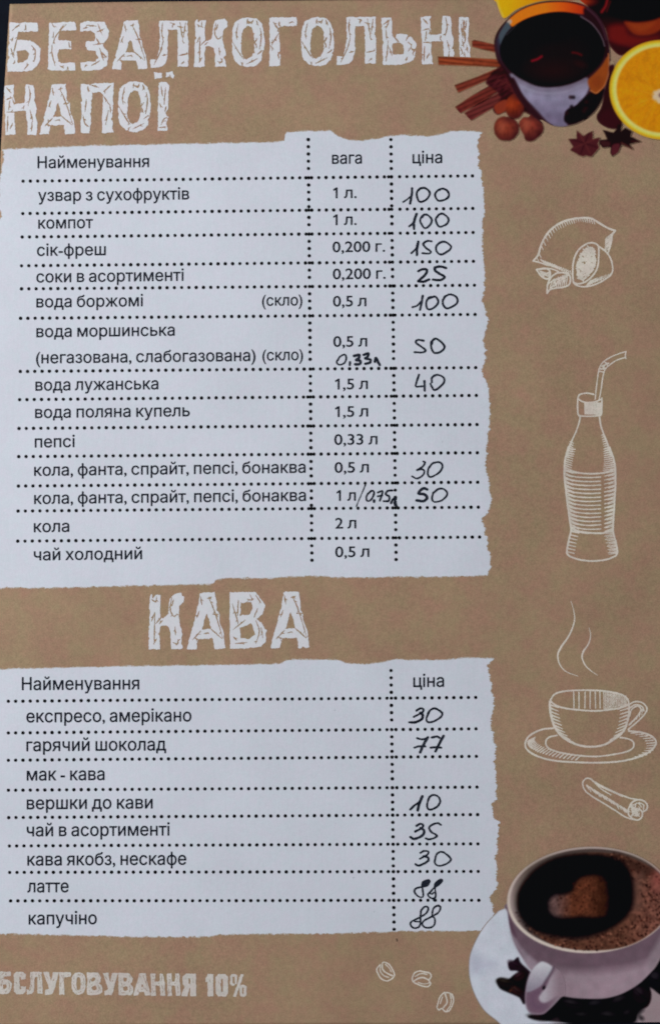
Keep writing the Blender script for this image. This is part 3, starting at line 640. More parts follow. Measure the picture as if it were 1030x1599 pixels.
for y in list(range(0, 225, 21)): b2 += [(1.0, .5, [(lx(y), y), (lx(y) + 72, y + 12 + y * .1)]), (1.0, .5, [(rx(y), y - 6), (rx(y) - 62 - y * .3, y + 12)])]
for i in range(16):
    y = 205 + i * 40; e = 0.35 if i % 2 else 0
    b2 += [(.95, .75, [(lx(y), y), (lx(y) + 90, y + 38), (440, y + 50), (560, y + 46 - 6 * e)]), (.9, .7, [(rx(y), y), (rx(y) - 60, y + 22), (600, y + 34)])]
    b2 += [(.8, .5, [(lx(y), y + 20), (lx(y) + 85, y + 46)]), (.8, .5, [(rx(y), y + 18), (rx(y) - 70, y + 36)])]
b2 += [(1.1, 1.1, [(262, 225), (350, 248), (470, 256), (600, 246), (700, 228)]), (1.1, 1.1, [(262, 800), (340, 832), (460, 850), (560, 855), (640, 838), (686, 800)])]
for y in range(835, 1060, 34): b2 += [(.95, .5, [(lx(y), y), (lx(y) + 78, y + 18)]), (.95, .5, [(rx(y), y), (rx(y) - 95, y + 14)])]
for y in range(850, 1075, 34): b2 += [(.8, .4, [(rx(y), y), (rx(y) - 80, y + 12)])]
drawing("bottle_drawing", "white line drawing of a ribbed bottle with a bent straw", [(B1, 1.0, b1), (B2, 1.0, b2)], 6)
K = (800, 920, 4.478)
drawing("steam_drawing", "two thin pale steam curls drawn above the cup", [(K, 1.0, [(.3, 1.3, [(405, 80), (425, 150), (430, 225), (395, 320), (340, 400)]), (1.3, .35, [(340, 400), (315, 455), (325, 520), (370, 575), (455, 608)]),
    (.3, 1.2, [(532, 270), (543, 320), (530, 380), (495, 430)]), (1.2, .35, [(495, 430), (483, 475), (505, 530), (545, 570), (592, 602)])])], 8, 0.1)
K = (800, 1060, 4.478)
cup = [(1.1, 1.1, [(262, 150), (290, 110), (350, 88), (460, 80), (600, 82), (700, 95), (770, 115), (805, 150), (800, 185), (740, 205), (640, 220), (560, 224), (440, 216), (340, 200), (285, 175), (262, 150)]),
       (1.5, 1.2, [(258, 160), (262, 230), (285, 320), (330, 390), (400, 440), (480, 468), (560, 474), (640, 460), (710, 420), (770, 370), (800, 300), (812, 220), (808, 160)]),
       (1.0, 1.0, [(812, 180), (850, 160), (900, 165), (935, 200), (925, 240), (880, 290), (805, 355)]), (.9, .9, [(815, 260), (830, 215), (870, 190), (895, 215), (870, 260), (812, 320)]), (.9, .9, [(820, 200), (860, 180), (905, 195), (915, 225)]),
       (1.2, 1.2, [(280, 345), (200, 355), (120, 395), (88, 445), (100, 495), (170, 540), (280, 570), (420, 582), (600, 586), (760, 575), (880, 545), (960, 505), (1000, 450), (975, 405), (900, 375), (810, 365)]),
       (1.0, 1.0, [(310, 395), (250, 410), (230, 445), (250, 485), (330, 515), (450, 535), (570, 543), (680, 532), (790, 510), (840, 480), (840, 440), (800, 418), (750, 410)])]
for x in (425, 462, 505, 540, 575, 608): cup.append((.8, .7, [(x, 92), (x + rs.uniform(-2, 3), 205)]))
for i in range(15): cup.append((.62, .62, [(635 + i * 11, 92 + i * 1.8), (637 + i * 11, 214 - i * 2.2)]))
for i in range(11):
    t = i / 10; y = 180 + i * 24; x = np.interp(y, [160, 230, 320, 390, 440], [258, 262, 285, 330, 400]); cup.append((1.2, .5, [(x, y), (x + 60, y + 22 + t * 6)]))
    x = np.interp(y, [160, 220, 300, 370, 420], [808, 812, 800, 770, 710]); cup.append((1.2, .5, [(x, y), (x - 62, y + 18 + t * 14)]))
for i in range(5): cup.append((.9, .4, [(735 + i * 16, 212 - i * 6), (790, 185 - i * 4)]))
for i in range(22):
    t = i / 21; a = math.pi * (1.05 + 0.0) - t * 2.0; x = 545 - 440 * math.cos(t * 1.45 - 0.12) ; y = 470 + 105 * math.sin(t * 1.5 - 0.35)
    cup.append((.95, .5, [(x, y), (x + 48 - 10 * t, y - 26 - 8 * t)]))
for i in range(12):
    a = -1.0 + i * 0.17; x = 560 + 432 * math.cos(a * 0.75); y = 462 + 104 * math.sin(a); cup.append((.95, .5, [(x, y), (x - 55, y + 6 - i * 0.3)]))
for i in range(6): cup.append((.8, .5, [(905 - i * 16, 215 + i * 20), (900 - i * 18, 255 + i * 14)]))
drawing("cup_drawing", "white line drawing of a cup on a saucer", [(K, 1.0, cup)], 9)
K = (880, 1190, 6.867)
cin = [(.95, .95, [(235, 320), (205, 270), (200, 215), (235, 175), (280, 178), (320, 210), (430, 270), (560, 330), (700, 385), (780, 400)]),
       (.95, .95, [(235, 320), (320, 380), (430, 445), (550, 520), (650, 585), (730, 612), (790, 622)]),
       (1.1, 1.1, [(690, 500), (720, 440), (780, 405), (850, 415), (890, 460), (880, 510), (835, 535)]), (1.1, 1.1, [(690, 500), (690, 560), (730, 605), (790, 620), (830, 590), (835, 535), (790, 500), (720, 510)]),
       (.8, .8, [(740, 460), (790, 440), (830, 480)]), (.8, .8, [(800, 430), (850, 460), (850, 510)]), (.8, .8, [(730, 540), (770, 560), (790, 540), (760, 525)]), (.7, .7, [(330, 225), (400, 290), (500, 350)])]
for i in range(34):
    t = i / 33; x = 240 + 440 * t; y = 255 + 270 * t; cin.append((.6, .5, [(x, y), (x + rs.uniform(10, 30), y + rs.uniform(25, 45))]))
    if i % 3 == 0: cin.append((.7, .5, [(x, y - 10), (x + 30, y + 12)]))
for i in range(16):
    t = i / 15; x = 350 + 250 * t; y = 235 + 110 * t; cin.append((.7, .5, [(x, y), (x + 25, y + 26)]))
for i in range(16): cin.append((.7, .6, [(700 + rs.uniform(0, 110), 430 + rs.uniform(0, 160)), (720 + rs.uniform(0, 90), 450 + rs.uniform(0, 130))]))
drawing("cinnamon_drawing", "white line drawing of rolled cinnamon sticks", [(K, 1.0, cin)], 12)
K = (570, 1490, 6.4375)
beans = [[(.95, .95, [(150, 105), (115, 150), (130, 200), (160, 245), (215, 270), (270, 245), (292, 205), (270, 150), (235, 100), (185, 80), (170, 95)]), (1.1, 1.1, [(170, 110), (175, 150), (200, 180), (245, 205), (270, 215)]), (.8, .8, [(150, 110), (150, 170), (185, 215), (235, 235)]), (.7, .7, [(200, 100), (240, 140), (262, 180)])],
         [(1.0, 1.0, [(550, 168), (500, 185), (472, 235), (480, 275), (520, 300), (580, 322), (630, 325), (655, 295), (640, 262), (662, 225), (645, 190), (590, 178), (550, 168)]), (1.1, 1.1, [(490, 270), (530, 245), (580, 235), (640, 262)]), (.8, .8, [(500, 225), (560, 195), (620, 205)]), (.7, .7, [(530, 285), (590, 300), (640, 290)])],
         [(1.0, 1.0, [(790, 385), (750, 430), (730, 490), (720, 535), (740, 560), (770, 545), (800, 575), (840, 570), (870, 520), (885, 470), (880, 420), (850, 392), (790, 385)]), (1.1, 1.1, [(800, 395), (815, 440), (820, 490), (785, 535)]), (.8, .8, [(850, 400), (862, 460), (850, 520), (820, 560)]), (.7, .7, [(775, 430), (750, 500)]), (.7, .7, [(868, 410), (888, 470)])]]
for i, b in enumerate(beans): drawing("coffee_bean_drawing", ("leftmost drawn coffee bean", "middle drawn coffee bean", "lowest drawn coffee bean")[i], [(K, .9, b)], 14 + i)
# small print smudges under the lower table
strokes_mesh("ink_smudge", [([(619, 1467), (619.6, 1469.5)], 1.4, 1.2, True)], ZP, print_mat("brown_smudge", alb((96, 78, 66))), page, "small dark speck below the last dotted line")
for (x, y, w_) in ((522, 1109, .9), (566, 1359.5, 1.3), (583, 1424, .8), (551, 1371, .7), (300, 905, .6), (96, 330, .5), (690, 690, .6)):
    strokes_mesh("ink_smudge", [([(x, y), (x + w_ * 2.2, y - w_)], w_, w_ * .5, True)], ZP + 0.00002, M['smudge'], page, "faint grey fleck on the white paper", wob=0.5)

# ------------------------------------------------------------------ printed pictures: painted as print colour on fine meshes
class Canvas:
    def __init__(s, x0, y0, x1, y1, st, base):
        s.x0, s.y0, s.st = x0, y0, st; s.X, s.Y = grid(x0, y0, x1, y1, st)
        s.c = np.zeros(s.X.shape + (3,)); s.c[:] = base; s.layers = []
    def sd(s, P, sm=True, closed_n=5):
        P = smooth(P, True, closed_n) if sm else np.asarray(P, float)
        return poly_eo(s.X, s.Y, [P])
    def ell(s, cx, cy, rx, ry, rot=0):
        a = math.radians(rot); dx, dy = s.X - cx, s.Y - cy; u_ = dx * math.cos(a) + dy * math.sin(a); v_ = -dx * math.sin(a) + dy * math.cos(a)
        k = np.sqrt((u_ / rx) ** 2 + (v_ / ry) ** 2); return (1 - k) * min(rx, ry)
    def fill(s, sd, col, soft=1.3, op=1.0):
        a = np.clip(0.5 + sd / (2 * soft), 0, 1) * op; a = a * a * (3 - 2 * a) if op == 1 else a
        col = np.asarray(col, float)
        s.c = s.c * (1 - a[..., None]) + col * a[..., None]
    def line(s, P, w, col, soft=0.9, op=1.0, sm=True):
        P = smooth(P) if sm and len(P) > 2 else np.asarray(P, float); d = np.full(s.X.shape, 1e9)
        for i in range(len(P) - 1): d = np.minimum(d, seg_dist(s.X, s.Y, P[i], P[i + 1])[0])
        s.fill(w - d, col, soft, op)
    def layer(s, name, sd, z, label=None): s.layers.append((name, sd.copy(), z, label))
    def build(s, root):
        for _ in range(2):
            p = np.pad(s.c, ((1, 1), (1, 1), (0, 0)), 'edge'); s.c = (p[:-2, 1:-1] + p[2:, 1:-1] + p[1:-1, :-2] + p[1:-1, 2:] + 4 * p[1:-1, 1:-1]) / 8
        for name, sd, z, label in s.layers:
            F = sd + 0.9; F = F.copy(); F[0, :] = F[-1, :] = -9; F[:, 0] = F[:, -1] = -9
            r = march(F, s.x0, s.y0, s.st)
            V = r[0]; u_ = (V[:, 0] - s.x0) / s.st; v_ = (V[:, 1] - s.y0) / s.st
            i = np.clip(np.floor(u_).astype(int), 0, s.X.shape[1] - 2); j = np.clip(np.floor(v_).astype(int), 0, s.X.shape[0] - 2); fu = (u_ - i)[:, None]; fv = (v_ - j)[:, None]
            c = s.c[j, i] * (1 - fu) * (1 - fv) + s.c[j, i + 1] * fu * (1 - fv) + s.c[j + 1, i] * (1 - fu) * fv + s.c[j + 1, i + 1] * fu * fv
            make_mesh(name, V, r[1], ZP + 0.00003 + z * 0.00002, M['picture'], root, alb(np.clip(c, 0, 255)), label)

def lerp(a, b, t):
    t = np.clip(t, 0, 1)[..., None]; return np.asarray(a, float) * (1 - t) + np.asarray(b, float) * t

# ---- spiced drink picture, top right
A = (680, 0, 5.15); Bz = (830, 0, 5.15)
pa = lambda P: conv(P, A); pb = lambda P: conv(P, Bz)
cv = Canvas(676, -7, 1084, 252, 1.0, (143, 122, 97)); X, Y = cv.X, cv.Y
clipT = Y - page_top(X) - 1.2
nz = VN(77); nz2 = VN(78)
def lay(name, sd, z, label=None): cv.layer(name, np.minimum(sd, clipT), z, label)
root = empty("drinks_picture", page, "printed colour picture of spiced drink, orange and spices")
# other glass
sd = cv.sd(pb([(420, -60), (440, 40), (520, 130), (590, 230), (615, 330), (640, 385), (700, 440), (760, 430), (860, 370), (1000, 330), (1310, 330), (1320, -60)]), closed_n=3)
cv.fill(sd, lerp((78, 24, 26), (24, 10, 16), (330 - (Y * 5.15)) / 200.0))
cv.fill(cv.sd(pb([(620, 330), (640, 385), (700, 440), (760, 430), (800, 390), (700, 350)])), (48, 14, 22), 4)
cv.fill(cv.ell(*pb([(905, 40)])[0], 62, 26), (14, 7, 10), 4); cv.fill(cv.sd(pb([(740, 175), (840, 180), (960, 165), (1040, 140), (1130, 150), (1000, 260), (880, 285), (800, 260)])), (126, 44, 24), 3)
cv.fill(cv.sd(pb([(780, 190), (880, 195), (990, 178), (930, 235), (850, 250)])), (138, 54, 26), 4)
cv.line(pb([(605, 0), (590, 50), (560, 95)]), 2.0, (120, 28, 30), 2); cv.line(pb([(630, 10), (600, 90)]), 1, (80, 20, 28), 2)
cv.fill(cv.sd(pb([(620, 215), (740, 200), (780, 280), (900, 310), (1000, 300), (800, 360), (640, 330)])), (100, 26, 24), 7)
lay("second_glass", sd, 0)
# sticks
sticks = [[(290, 330), (310, 322), (400, 340), (500, 365), (500, 425), (400, 402), (293, 375)], [(18, 455), (250, 462), (480, 475), (560, 540), (480, 538), (250, 528), (22, 520)],
          [(150, 685), (330, 618), (500, 545), (560, 575), (400, 650), (180, 745)], [(155, 860), (280, 775), (430, 690), (520, 720), (380, 820), (200, 908)], [(228, 908), (350, 830), (500, 745), (600, 790), (440, 880), (287, 968)]]
for k, P in enumerate(sticks):
    P = np.array(pa(P)); sd = cv.sd(P, False); c0 = P.mean(0); cv.fill(sd, ((120, 50, 36), (132, 58, 36), (116, 50, 38), (104, 42, 36), (102, 44, 42))[k])
    a, b = (P[0] + P[-1]) / 2, P[len(P) // 2]; d = (b - a) / np.hypot(*(b - a)); nn = np.array([-d[1], d[0]]); off = (X - a[0]) * nn[0] + (Y - a[1]) * nn[1]
    cv.c = cv.c * np.where(sd > -1, 1 - 0.26 * np.clip(np.sin(off * 0.95 + 0.6), 0, 1) + 0.10 * nz(X * d[0] + Y * d[1], off * 4, 6), 1)[..., None]
    if k == 1: cv.line([a + (3, -1.5), (a + b) / 2 + (0, -1)], 0.9, (176, 84, 46), 1.2, .7)
    if k == 3 or k == 4: cv.fill(cv.ell(a[0] + 2, a[1] + 1, 4.5, 3.2, 50), (84, 28, 32), 2, .8)
    lay("cinnamon_stick", sd, 1)
sd = cv.sd(pa([(400, 660), (500, 545), (560, 540), (620, 600), (680, 740), (760, 800), (850, 950), (800, 940), (700, 900), (560, 900), (490, 920), (460, 870), (520, 790), (470, 720)])); cv.fill(sd, (54, 20, 24), 2.4)
cv.c = cv.c * np.where(sd > -1, 1 + 0.4 * nz(X + Y, Y * 0.6, 4), 1)[..., None]; [cv.line(pa([(430 + 22 * q, 640 + 30 * (q % 3)), (560 + 14 * q, 600 + 28 * q)]), .8, (98, 40, 38), 1.6, .5) for q in range(7)]; cv.fill(cv.sd(pa([(470, 850), (560, 800), (580, 870), (500, 918)])), (128, 50, 34), 1.5)
cv.fill(cv.sd(pa([(680, 760), (760, 820), (830, 930), (740, 900), (690, 860)])), (30, 12, 16), 3); lay("spice_cluster", sd, 2)
for k_, (P, cc) in enumerate(((pa([(470, 1000), (500, 955), (560, 938), (630, 960), (665, 1010), (662, 1070), (625, 1118), (570, 1135), (505, 1115), (470, 1065)]), (132, 54, 38)),
                        (pa([(672, 985), (700, 945), (745, 940), (770, 915), (800, 945), (850, 985), (865, 1040), (835, 1095), (780, 1135), (725, 1128), (705, 1080), (675, 1030)]), (126, 52, 40)),
                        (pa([(575, 800), (600, 765), (650, 758), (700, 800), (712, 860), (690, 925), (640, 955), (590, 935), (562, 880)]), (128, 44, 24)))):
    c0 = np.mean(P, 0); sd = cv.sd(P) + 0.7 * nz(X + 90 * k_, Y, 5); t = np.hypot(X - c0[0] + 4, Y - c0[1] + 5) / 19.0; ang_ = np.arctan2(Y - c0[1] + 16, X - c0[0])
    col_ = lerp(cc, (62, 24, 26), (t - 0.35) * 1.0) * (1 + 0.10 * nz2(ang_ * 14, t * 2, 1.3) + 0.10 * nz(X, Y, 5))[..., None]
    cv.fill(sd, col_, 1.6); cv.fill(cv.ell(c0[0] - 7, c0[1] - 3, 5, 8, 20), (158, 84, 64) if k_ < 2 else (166, 68, 36), 5, .55); cv.fill(cv.ell(c0[0] + 4, c0[1] - 15, 9, 5), (70, 28, 30), 4, .6)
    lay("hazelnut", sd, 3)
# yellow fruit behind the rim
sd = cv.sd(pa([(470, -60), (490, 20), (530, 130), (565, 140), (640, 80), (760, 30), (900, 0), (1150, -10), (1150, -60)]), closed_n=3); cv.fill(sd, lerp((222, 160, 16), (206, 130, 18), (X - 790) / 60)); cv.line(pa([(488, -20), (505, 50), (540, 130)]), 1.5, (214, 176, 60), 1.5); 
cv.fill(cv.ell(905, 2, 20, 7), (176, 52, 24), 4, .8); lay("yellow_fruit", sd, 4)
# dark gap between the glasses
sd = cv.sd(pb([(612, 480), (660, 520), (640, 600), (650, 760), (720, 960), (705, 1030), (620, 1030), (540, 985), (520, 930), (560, 850), (595, 650)])); cv.fill(sd, (44, 15, 22), 1.5); cv.fill(cv.ell(*pb([(620, 960)])[0], 17, 15), (56, 20, 26), 4, .7); lay("dark_gap", sd, 5)
# main glass
OUT = [(771, 70), (773, 56), (779, 45), (790, 32), (803, 20.5), (818, 12), (835, 5.5), (855, 1.8), (878, 1.6), (900, 4.5), (916, 10), (930, 21), (941, 37), (947, 56), (950.5, 74), (951, 92), (949, 108), (944.5, 134), (939, 155), (927, 175), (908, 189), (888, 196), (866, 196.5), (846, 186), (828, 171), (814, 150), (800, 125), (786, 108), (775, 92)]
sdG = cv.sd(OUT); cv.fill(sdG, (52, 30, 38), 1.2)
# clear lower part seen through the glass
sd = cv.sd([(796, 115), (806, 134), (816, 150), (830, 164), (843, 178), (854, 190), (866, 197), (885, 196.5), (881, 183), (887, 170), (899, 166), (913, 151), (917, 122), (860, 110)])
cv.fill(sd, lerp((150, 145, 172), (112, 102, 128), (Y - 132) / 50), 2.4); cv.c = cv.c * np.where(sd > -1, 1 + 0.07 * nz(X, Y, 9), 1)[..., None]
cv.line([(812, 134), (835, 143), (860, 145.5), (885, 142), (908, 132)], 1.2, (168, 164, 190), 2, .55)
cv.fill(cv.sd([(880, 188), (884, 172), (897, 166), (905, 158), (916, 148), (930, 142), (944, 140), (938, 158), (926, 175), (908, 188), (890, 194)]), (22, 11, 15), 2)
for q in range(14): cv.fill(cv.ell(883 + rs.uniform(0, 45), 165 + rs.uniform(-14, 24), 3, 3), (18, 9, 13) if q % 3 else (40, 20, 24), 1.5, .8)
cv.fill(cv.sd([(802, 122), (816, 148), (834, 172), (852, 190), (862, 196), (846, 192), (826, 176), (806, 150), (797, 128)]), (46, 22, 28), 2.2)
cv.fill(cv.sd([(776, 93), (790, 110), (802, 128), (796, 128), (786, 110)]), (40, 14, 22), 2)
# orange band behind, grey glass at left
band = cv.sd([(797, 40), (792, 33), (806, 20), (822, 11.5), (840, 6), (860, 3.5), (885, 3.5), (905, 8), (915, 13), (914, 22), (900, 21), (880, 19), (860, 19.5), (838, 24), (818, 31), (803, 41)])
cv.fill(band, lerp((224, 112, 26), (176, 44, 22), (X - 850) / 62), 1.3); cv.fill(cv.ell(794.5, 34.5, 3.5, 4.5, 40), (170, 152, 140), 1.5)
cv.fill(cv.sd([(779, 68), (778, 56), (784, 44), (791, 35), (797, 42), (790, 52), (786, 62), (784, 72)]), (66, 76, 86), 1.6)
cv.line([(777, 62), (779, 76), (784, 92)], 2.2, (44, 46, 66), 2, .7)
cv.fill(cv.sd([(912, 12), (928, 24), (940, 42), (947, 64), (949, 84), (944, 88), (940, 62), (926, 40), (912, 26)]), (38, 15, 24), 2.5)
cv.line([(916, 14), (930, 27), (940, 44), (945, 62)], .6, (92, 60, 72), 1.2, .7)
# liquid
LQ = [(780, 76), (783, 65), (789, 54), (797, 45), (806, 37.5), (820, 30), (835, 24.5), (850, 21), (866, 19), (880, 19), (892, 21), (904, 25), (915, 32), (924, 39.5), (933, 49), (939.5, 60), (943.5, 74), (941, 90), (934, 102), (922, 114), (908, 123.5), (893, 130), (878, 134), (862, 136), (848, 136), (835, 133.5), (820, 127), (804, 118), (790, 104), (782, 90)]
sdL = cv.sd(LQ, closed_n=3); cv.fill(sdL, (9, 5, 7), 1.8); cv.fill(cv.ell(866, 92, 62, 40), (30, 10, 13), 22, .75); cv.fill(cv.ell(862, 112, 40, 14), (44, 16, 18), 12, .5); cv.fill(cv.ell(905, 70, 26, 34), (26, 9, 14), 12, .5)
cv.line([(790, 55), (799, 46), (806, 39)], .4, (84, 92, 100), .8, .8); cv.line([(906, 26), (922, 36), (933, 49), (940, 62), (943, 72)], .7, (128, 116, 128), 1.0, .85)
cv.line([(830, 95), (838, 92.5), (845, 88)], 1.5, (150, 22, 42), 1.6, .9); cv.line([(893, 82), (900, 83), (907, 86)], 1.2, (108, 20, 34), 1.6, .8); cv.fill(cv.ell(905, 100, 9, 4.5, 20), (40, 14, 20), 3, .8)
# orange wedge behind the glass wall
W_ = [(917, 126), (926, 116), (938, 103), (948, 88), (950, 102), (949, 118), (944, 132), (937, 141), (930, 146), (921, 140)]
sd = cv.sd(W_); cv.fill(sd, (140, 66, 28), 2.0); cv.line([(949, 84), (950, 102), (948.5, 118), (943, 133), (935, 142), (929, 145.5), (921, 141)], .9, (186, 108, 60), 1.3); cv.fill(cv.ell(931, 128, 9, 10), (124, 54, 26), 5, .7)
cv.line([(771.5, 66), (779, 46), (791, 31.5), (808, 17.5), (830, 7.5), (855, 2.2), (880, 2), (902, 5)], .5, (40, 20, 14), .8, .85)
cv.line([(951, 88), (950, 104), (946, 128), (940, 152)], .5, (90, 60, 66), 1.0, .6)
lay("glass", sdG, 6); lay("dark_drink", sdL, 7); lay("orange_wedge", sd, 7)
# half orange
oc = (1033, 140.5); sdO = cv.ell(*oc, 82.5, 77.5, 8)
k = 1 - sdO / 77.5
ang = np.arctan2(Y - 149, X - 1029)
flesh = lerp((196, 122, 18), (214, 140, 22), 0.5 + 0.5 * nz(ang * 22, k * 10, 2.3)) * (1 + 0.05 * nz2(X, Y, 3))[..., None]
cv.fill(sdO, lerp((196, 150, 34), (222, 178, 34), sdO / 5.0), 1.2); cv.fill(sdO - 4.0, (226, 198, 84), 2.2); cv.fill(sdO - 6.5, (226, 200, 112), 1.5); cv.fill(sdO - 10.5, flesh, 2.0)
for q in range(11):
    a = q / 11 * 2 * math.pi + 0.2; cv.line([(1029 + 8 * math.cos(a), 149 + 8 * math.sin(a)), (1029 + 52 * math.cos(a), 149 + 50 * math.sin(a))], .5, (226, 172, 62), 1.2, .5)
for q in range(60):
    a = rs.uniform(0, 6.28); r_ = rs.uniform(14, 58); x, y = 1029 + r_ * math.cos(a), 149 + r_ * math.sin(a); cv.line([(x, y), (x + 5 * math.cos(a), y + 5 * math.sin(a))], .7, rs.choice([(178, 100, 12), (228, 160, 40)]), 1.4, .35)
cv.fill(cv.ell(1030, 150, 12.5, 10.5) + nz(X, Y, 4) * 2, (204, 180, 150), 2.5); cv.fill(cv.ell(1031, 149, 5, 4), (140, 110, 100), 2)
cv.fill(cv.sd([(951, 97), (962, 86), (968, 92), (960, 99), (955, 108)]), (150, 128, 106), 1.5) ; cv.fill(cv.sd([(950, 105), (957, 101), (958, 112), (952, 118)]), (50, 18, 24), 1.5)
lay("orange_half", sdO, 8)
cv.fill(sdO, lerp((196, 150, 34), (222, 178, 34), sdO / 5.0), 1.2); cv.fill(sdO - 4.0, (226, 198, 84), 2.2); cv.fill(sdO - 6.5, (226, 200, 112), 1.5); cv.fill(sdO - 10.5, flesh, 2.0); cv.fill(cv.ell(1030, 150, 12.5, 10.5) + nz(X, Y, 4) * 2, (204, 180, 150), 2.5); cv.fill(cv.ell(1032, 149, 5, 4), (130, 100, 92), 2)
for q in range(10):
    a = q / 10 * 2 * math.pi + 0.2; cv.line([(1029 + 11 * math.cos(a), 149 + 9 * math.sin(a)), (1029 + 46 * math.cos(a), 147 + 44 * math.sin(a))], .5, (222, 168, 56), 1.5, .35)
# star anise
Z_ = (870, 180, 6.4375)
s1 = conv([(190, 155), (262, 210), (350, 155), (352, 240), (425, 225), (400, 285), (418, 330), (340, 415), (320, 415), (285, 405), (250, 418), (205, 400), (125, 350), (155, 320), (105, 240), (190, 235)], Z_)
sd = cv.sd(s1, False) + nz(X, Y, 4) * .5; cv.fill(sd, (72, 30, 34), 1.2)
for q in range(8):
    a = q / 8 * 6.28 + .35; cv.line([(912, 224), (912 + 19 * math.cos(a), 224 + 17 * math.sin(a))], .9, (96, 42, 42) if q % 2 else (44, 16, 22), 1.5, .7)
lay("star_anise", sd, 9, "reddish star anise")
s2 = conv([(450, 150), (560, 175), (590, 140), (600, 90), (640, 100), (635, 165), (680, 125), (745, 165), (730, 215), (835, 265), (720, 290), (755, 345), (640, 295), (610, 370), (545, 412), (525, 380), (530, 325), (450, 325), (415, 290), (425, 250), (500, 245), (480, 200)], Z_)
sd = cv.sd(s2, False) + nz(X, Y, 4) * .5; cv.fill(sd, (30, 13, 17), 1.2); cv.fill(cv.sd(conv([(550, 300), (620, 290), (605, 370), (545, 405), (535, 370)], Z_)), (78, 32, 38), 1.5); cv.line(conv([(640, 280), (740, 335)], Z_), 1.2, (84, 44, 40), 1.5); cv.fill(cv.sd(conv([(430, 260), (520, 270), (520, 310), (450, 312)], Z_)), (58, 28, 30), 2)
cv.line(conv([(740, 262), (815, 265)], Z_), 1.2, (56, 26, 26), 1.5); lay("star_anise", sd, 9, "darker star anise beside the orange")
cv.build(root)

# ---- coffee picture, bottom right
Kz = (730, 1300, 3.433); pk = lambda P: conv(P, Kz)
cv = Canvas(726, 1312, 1084, 1602, 1.0, (128, 104, 86)); X, Y = cv.X, cv.Y; nz = VN(91); nz2 = VN(92)
clipB = page_bot(X) - 1.0 - Y
def lay(name, sd, z, label=None): cv.layer(name, np.minimum(sd, clipB), z, label)
root = empty("coffee_picture", page, "printed colour picture of a coffee cup on a saucer")
SA = pk([(205, 405), (150, 437), (90, 500), (45, 575), (15, 650), (7, 715), (12, 790), (38, 870), (85, 950), (150, 1005), (260, 1090), (500, 1160), (800, 1160), (1050, 1050), (1210, 850), (1240, 600), (1000, 300), (500, 300)])
sd = cv.sd(SA); zx = (X - 730) * 3.433; zy = (Y - 1300) * 3.433
cv.fill(sd + 0.8, (84, 72, 72), 1.0, .5)
cv.fill(sd, lerp(np.array((196, 200, 214)), (152, 134, 140), (zx - 450) / 500), 1.2)
cv.fill(cv.sd(pk([(20, 640), (90, 680), (150, 700), (60, 760), (10, 740)])), (170, 172, 192), 9, .6); cv.fill(cv.sd(pk([(140, 440), (230, 400), (280, 600), (200, 640), (100, 600)])), (190, 195, 208), 10, .5)
cv.c = cv.c * np.where(sd > 0, 1 + 0.02 * nz(X, Y, 14), 1)[..., None]
lay("saucer", sd, 0)
# beans
def bean(P, c=(20, 13, 17)):
    sdb = cv.sd(pk(P)); cv.fill(sdb, c, 1.4); return sdb
u1 = np.maximum.reduce([bean([(215, 700), (240, 690), (268, 668), (285, 700), (345, 760), (330, 800), (270, 745), (225, 738)], (30, 16, 26)), bean([(152, 795), (175, 778), (215, 785), (250, 760), (300, 740), (330, 790), (320, 850), (300, 920), (275, 885), (215, 858), (170, 835)])])
cv.line(pk([(225, 850), (250, 830)]), 1.4, (110, 62, 40), 1.5, .8); cv.fill(cv.ell(*pk([(250, 845)])[0], 3, 4), (70, 28, 30), 2, .8); cv.fill(cv.ell(*pk([(190, 800)])[0], 9, 4, 15), (26, 24, 18), 2)
u2 = bean([(322, 985), (380, 970), (440, 940), (500, 870), (600, 880), (720, 885), (850, 845), (930, 800), (965, 815), (982, 870), (965, 930), (915, 955), (900, 1000), (880, 1020), (800, 1030), (600, 1030), (480, 1015), (420, 1010), (350, 1000)], (9, 8, 11))
u3 = bean([(930, 800), (1000, 730), (1050, 650), (1120, 600), (1150, 800), (1100, 900), (1030, 870), (985, 835)], (12, 9, 13))
for q in range(26): cv.fill(cv.ell(*pk([(rs.uniform(520, 930), rs.uniform(900, 1000))])[0], rs.uniform(4, 9), rs.uniform(3, 6), rs.uniform(0, 90)), rs.choice([(22, 17, 22), (6, 6, 8), (16, 14, 17)]), 2.5, .7)
cv.line(pk([(972, 850), (975, 900), (950, 935)]), 1.2, (52, 24, 30), 2, .6); cv.fill(cv.sd(pk([(480, 990), (500, 1030), (440, 1012)])), (96, 74, 80), 3, .4)
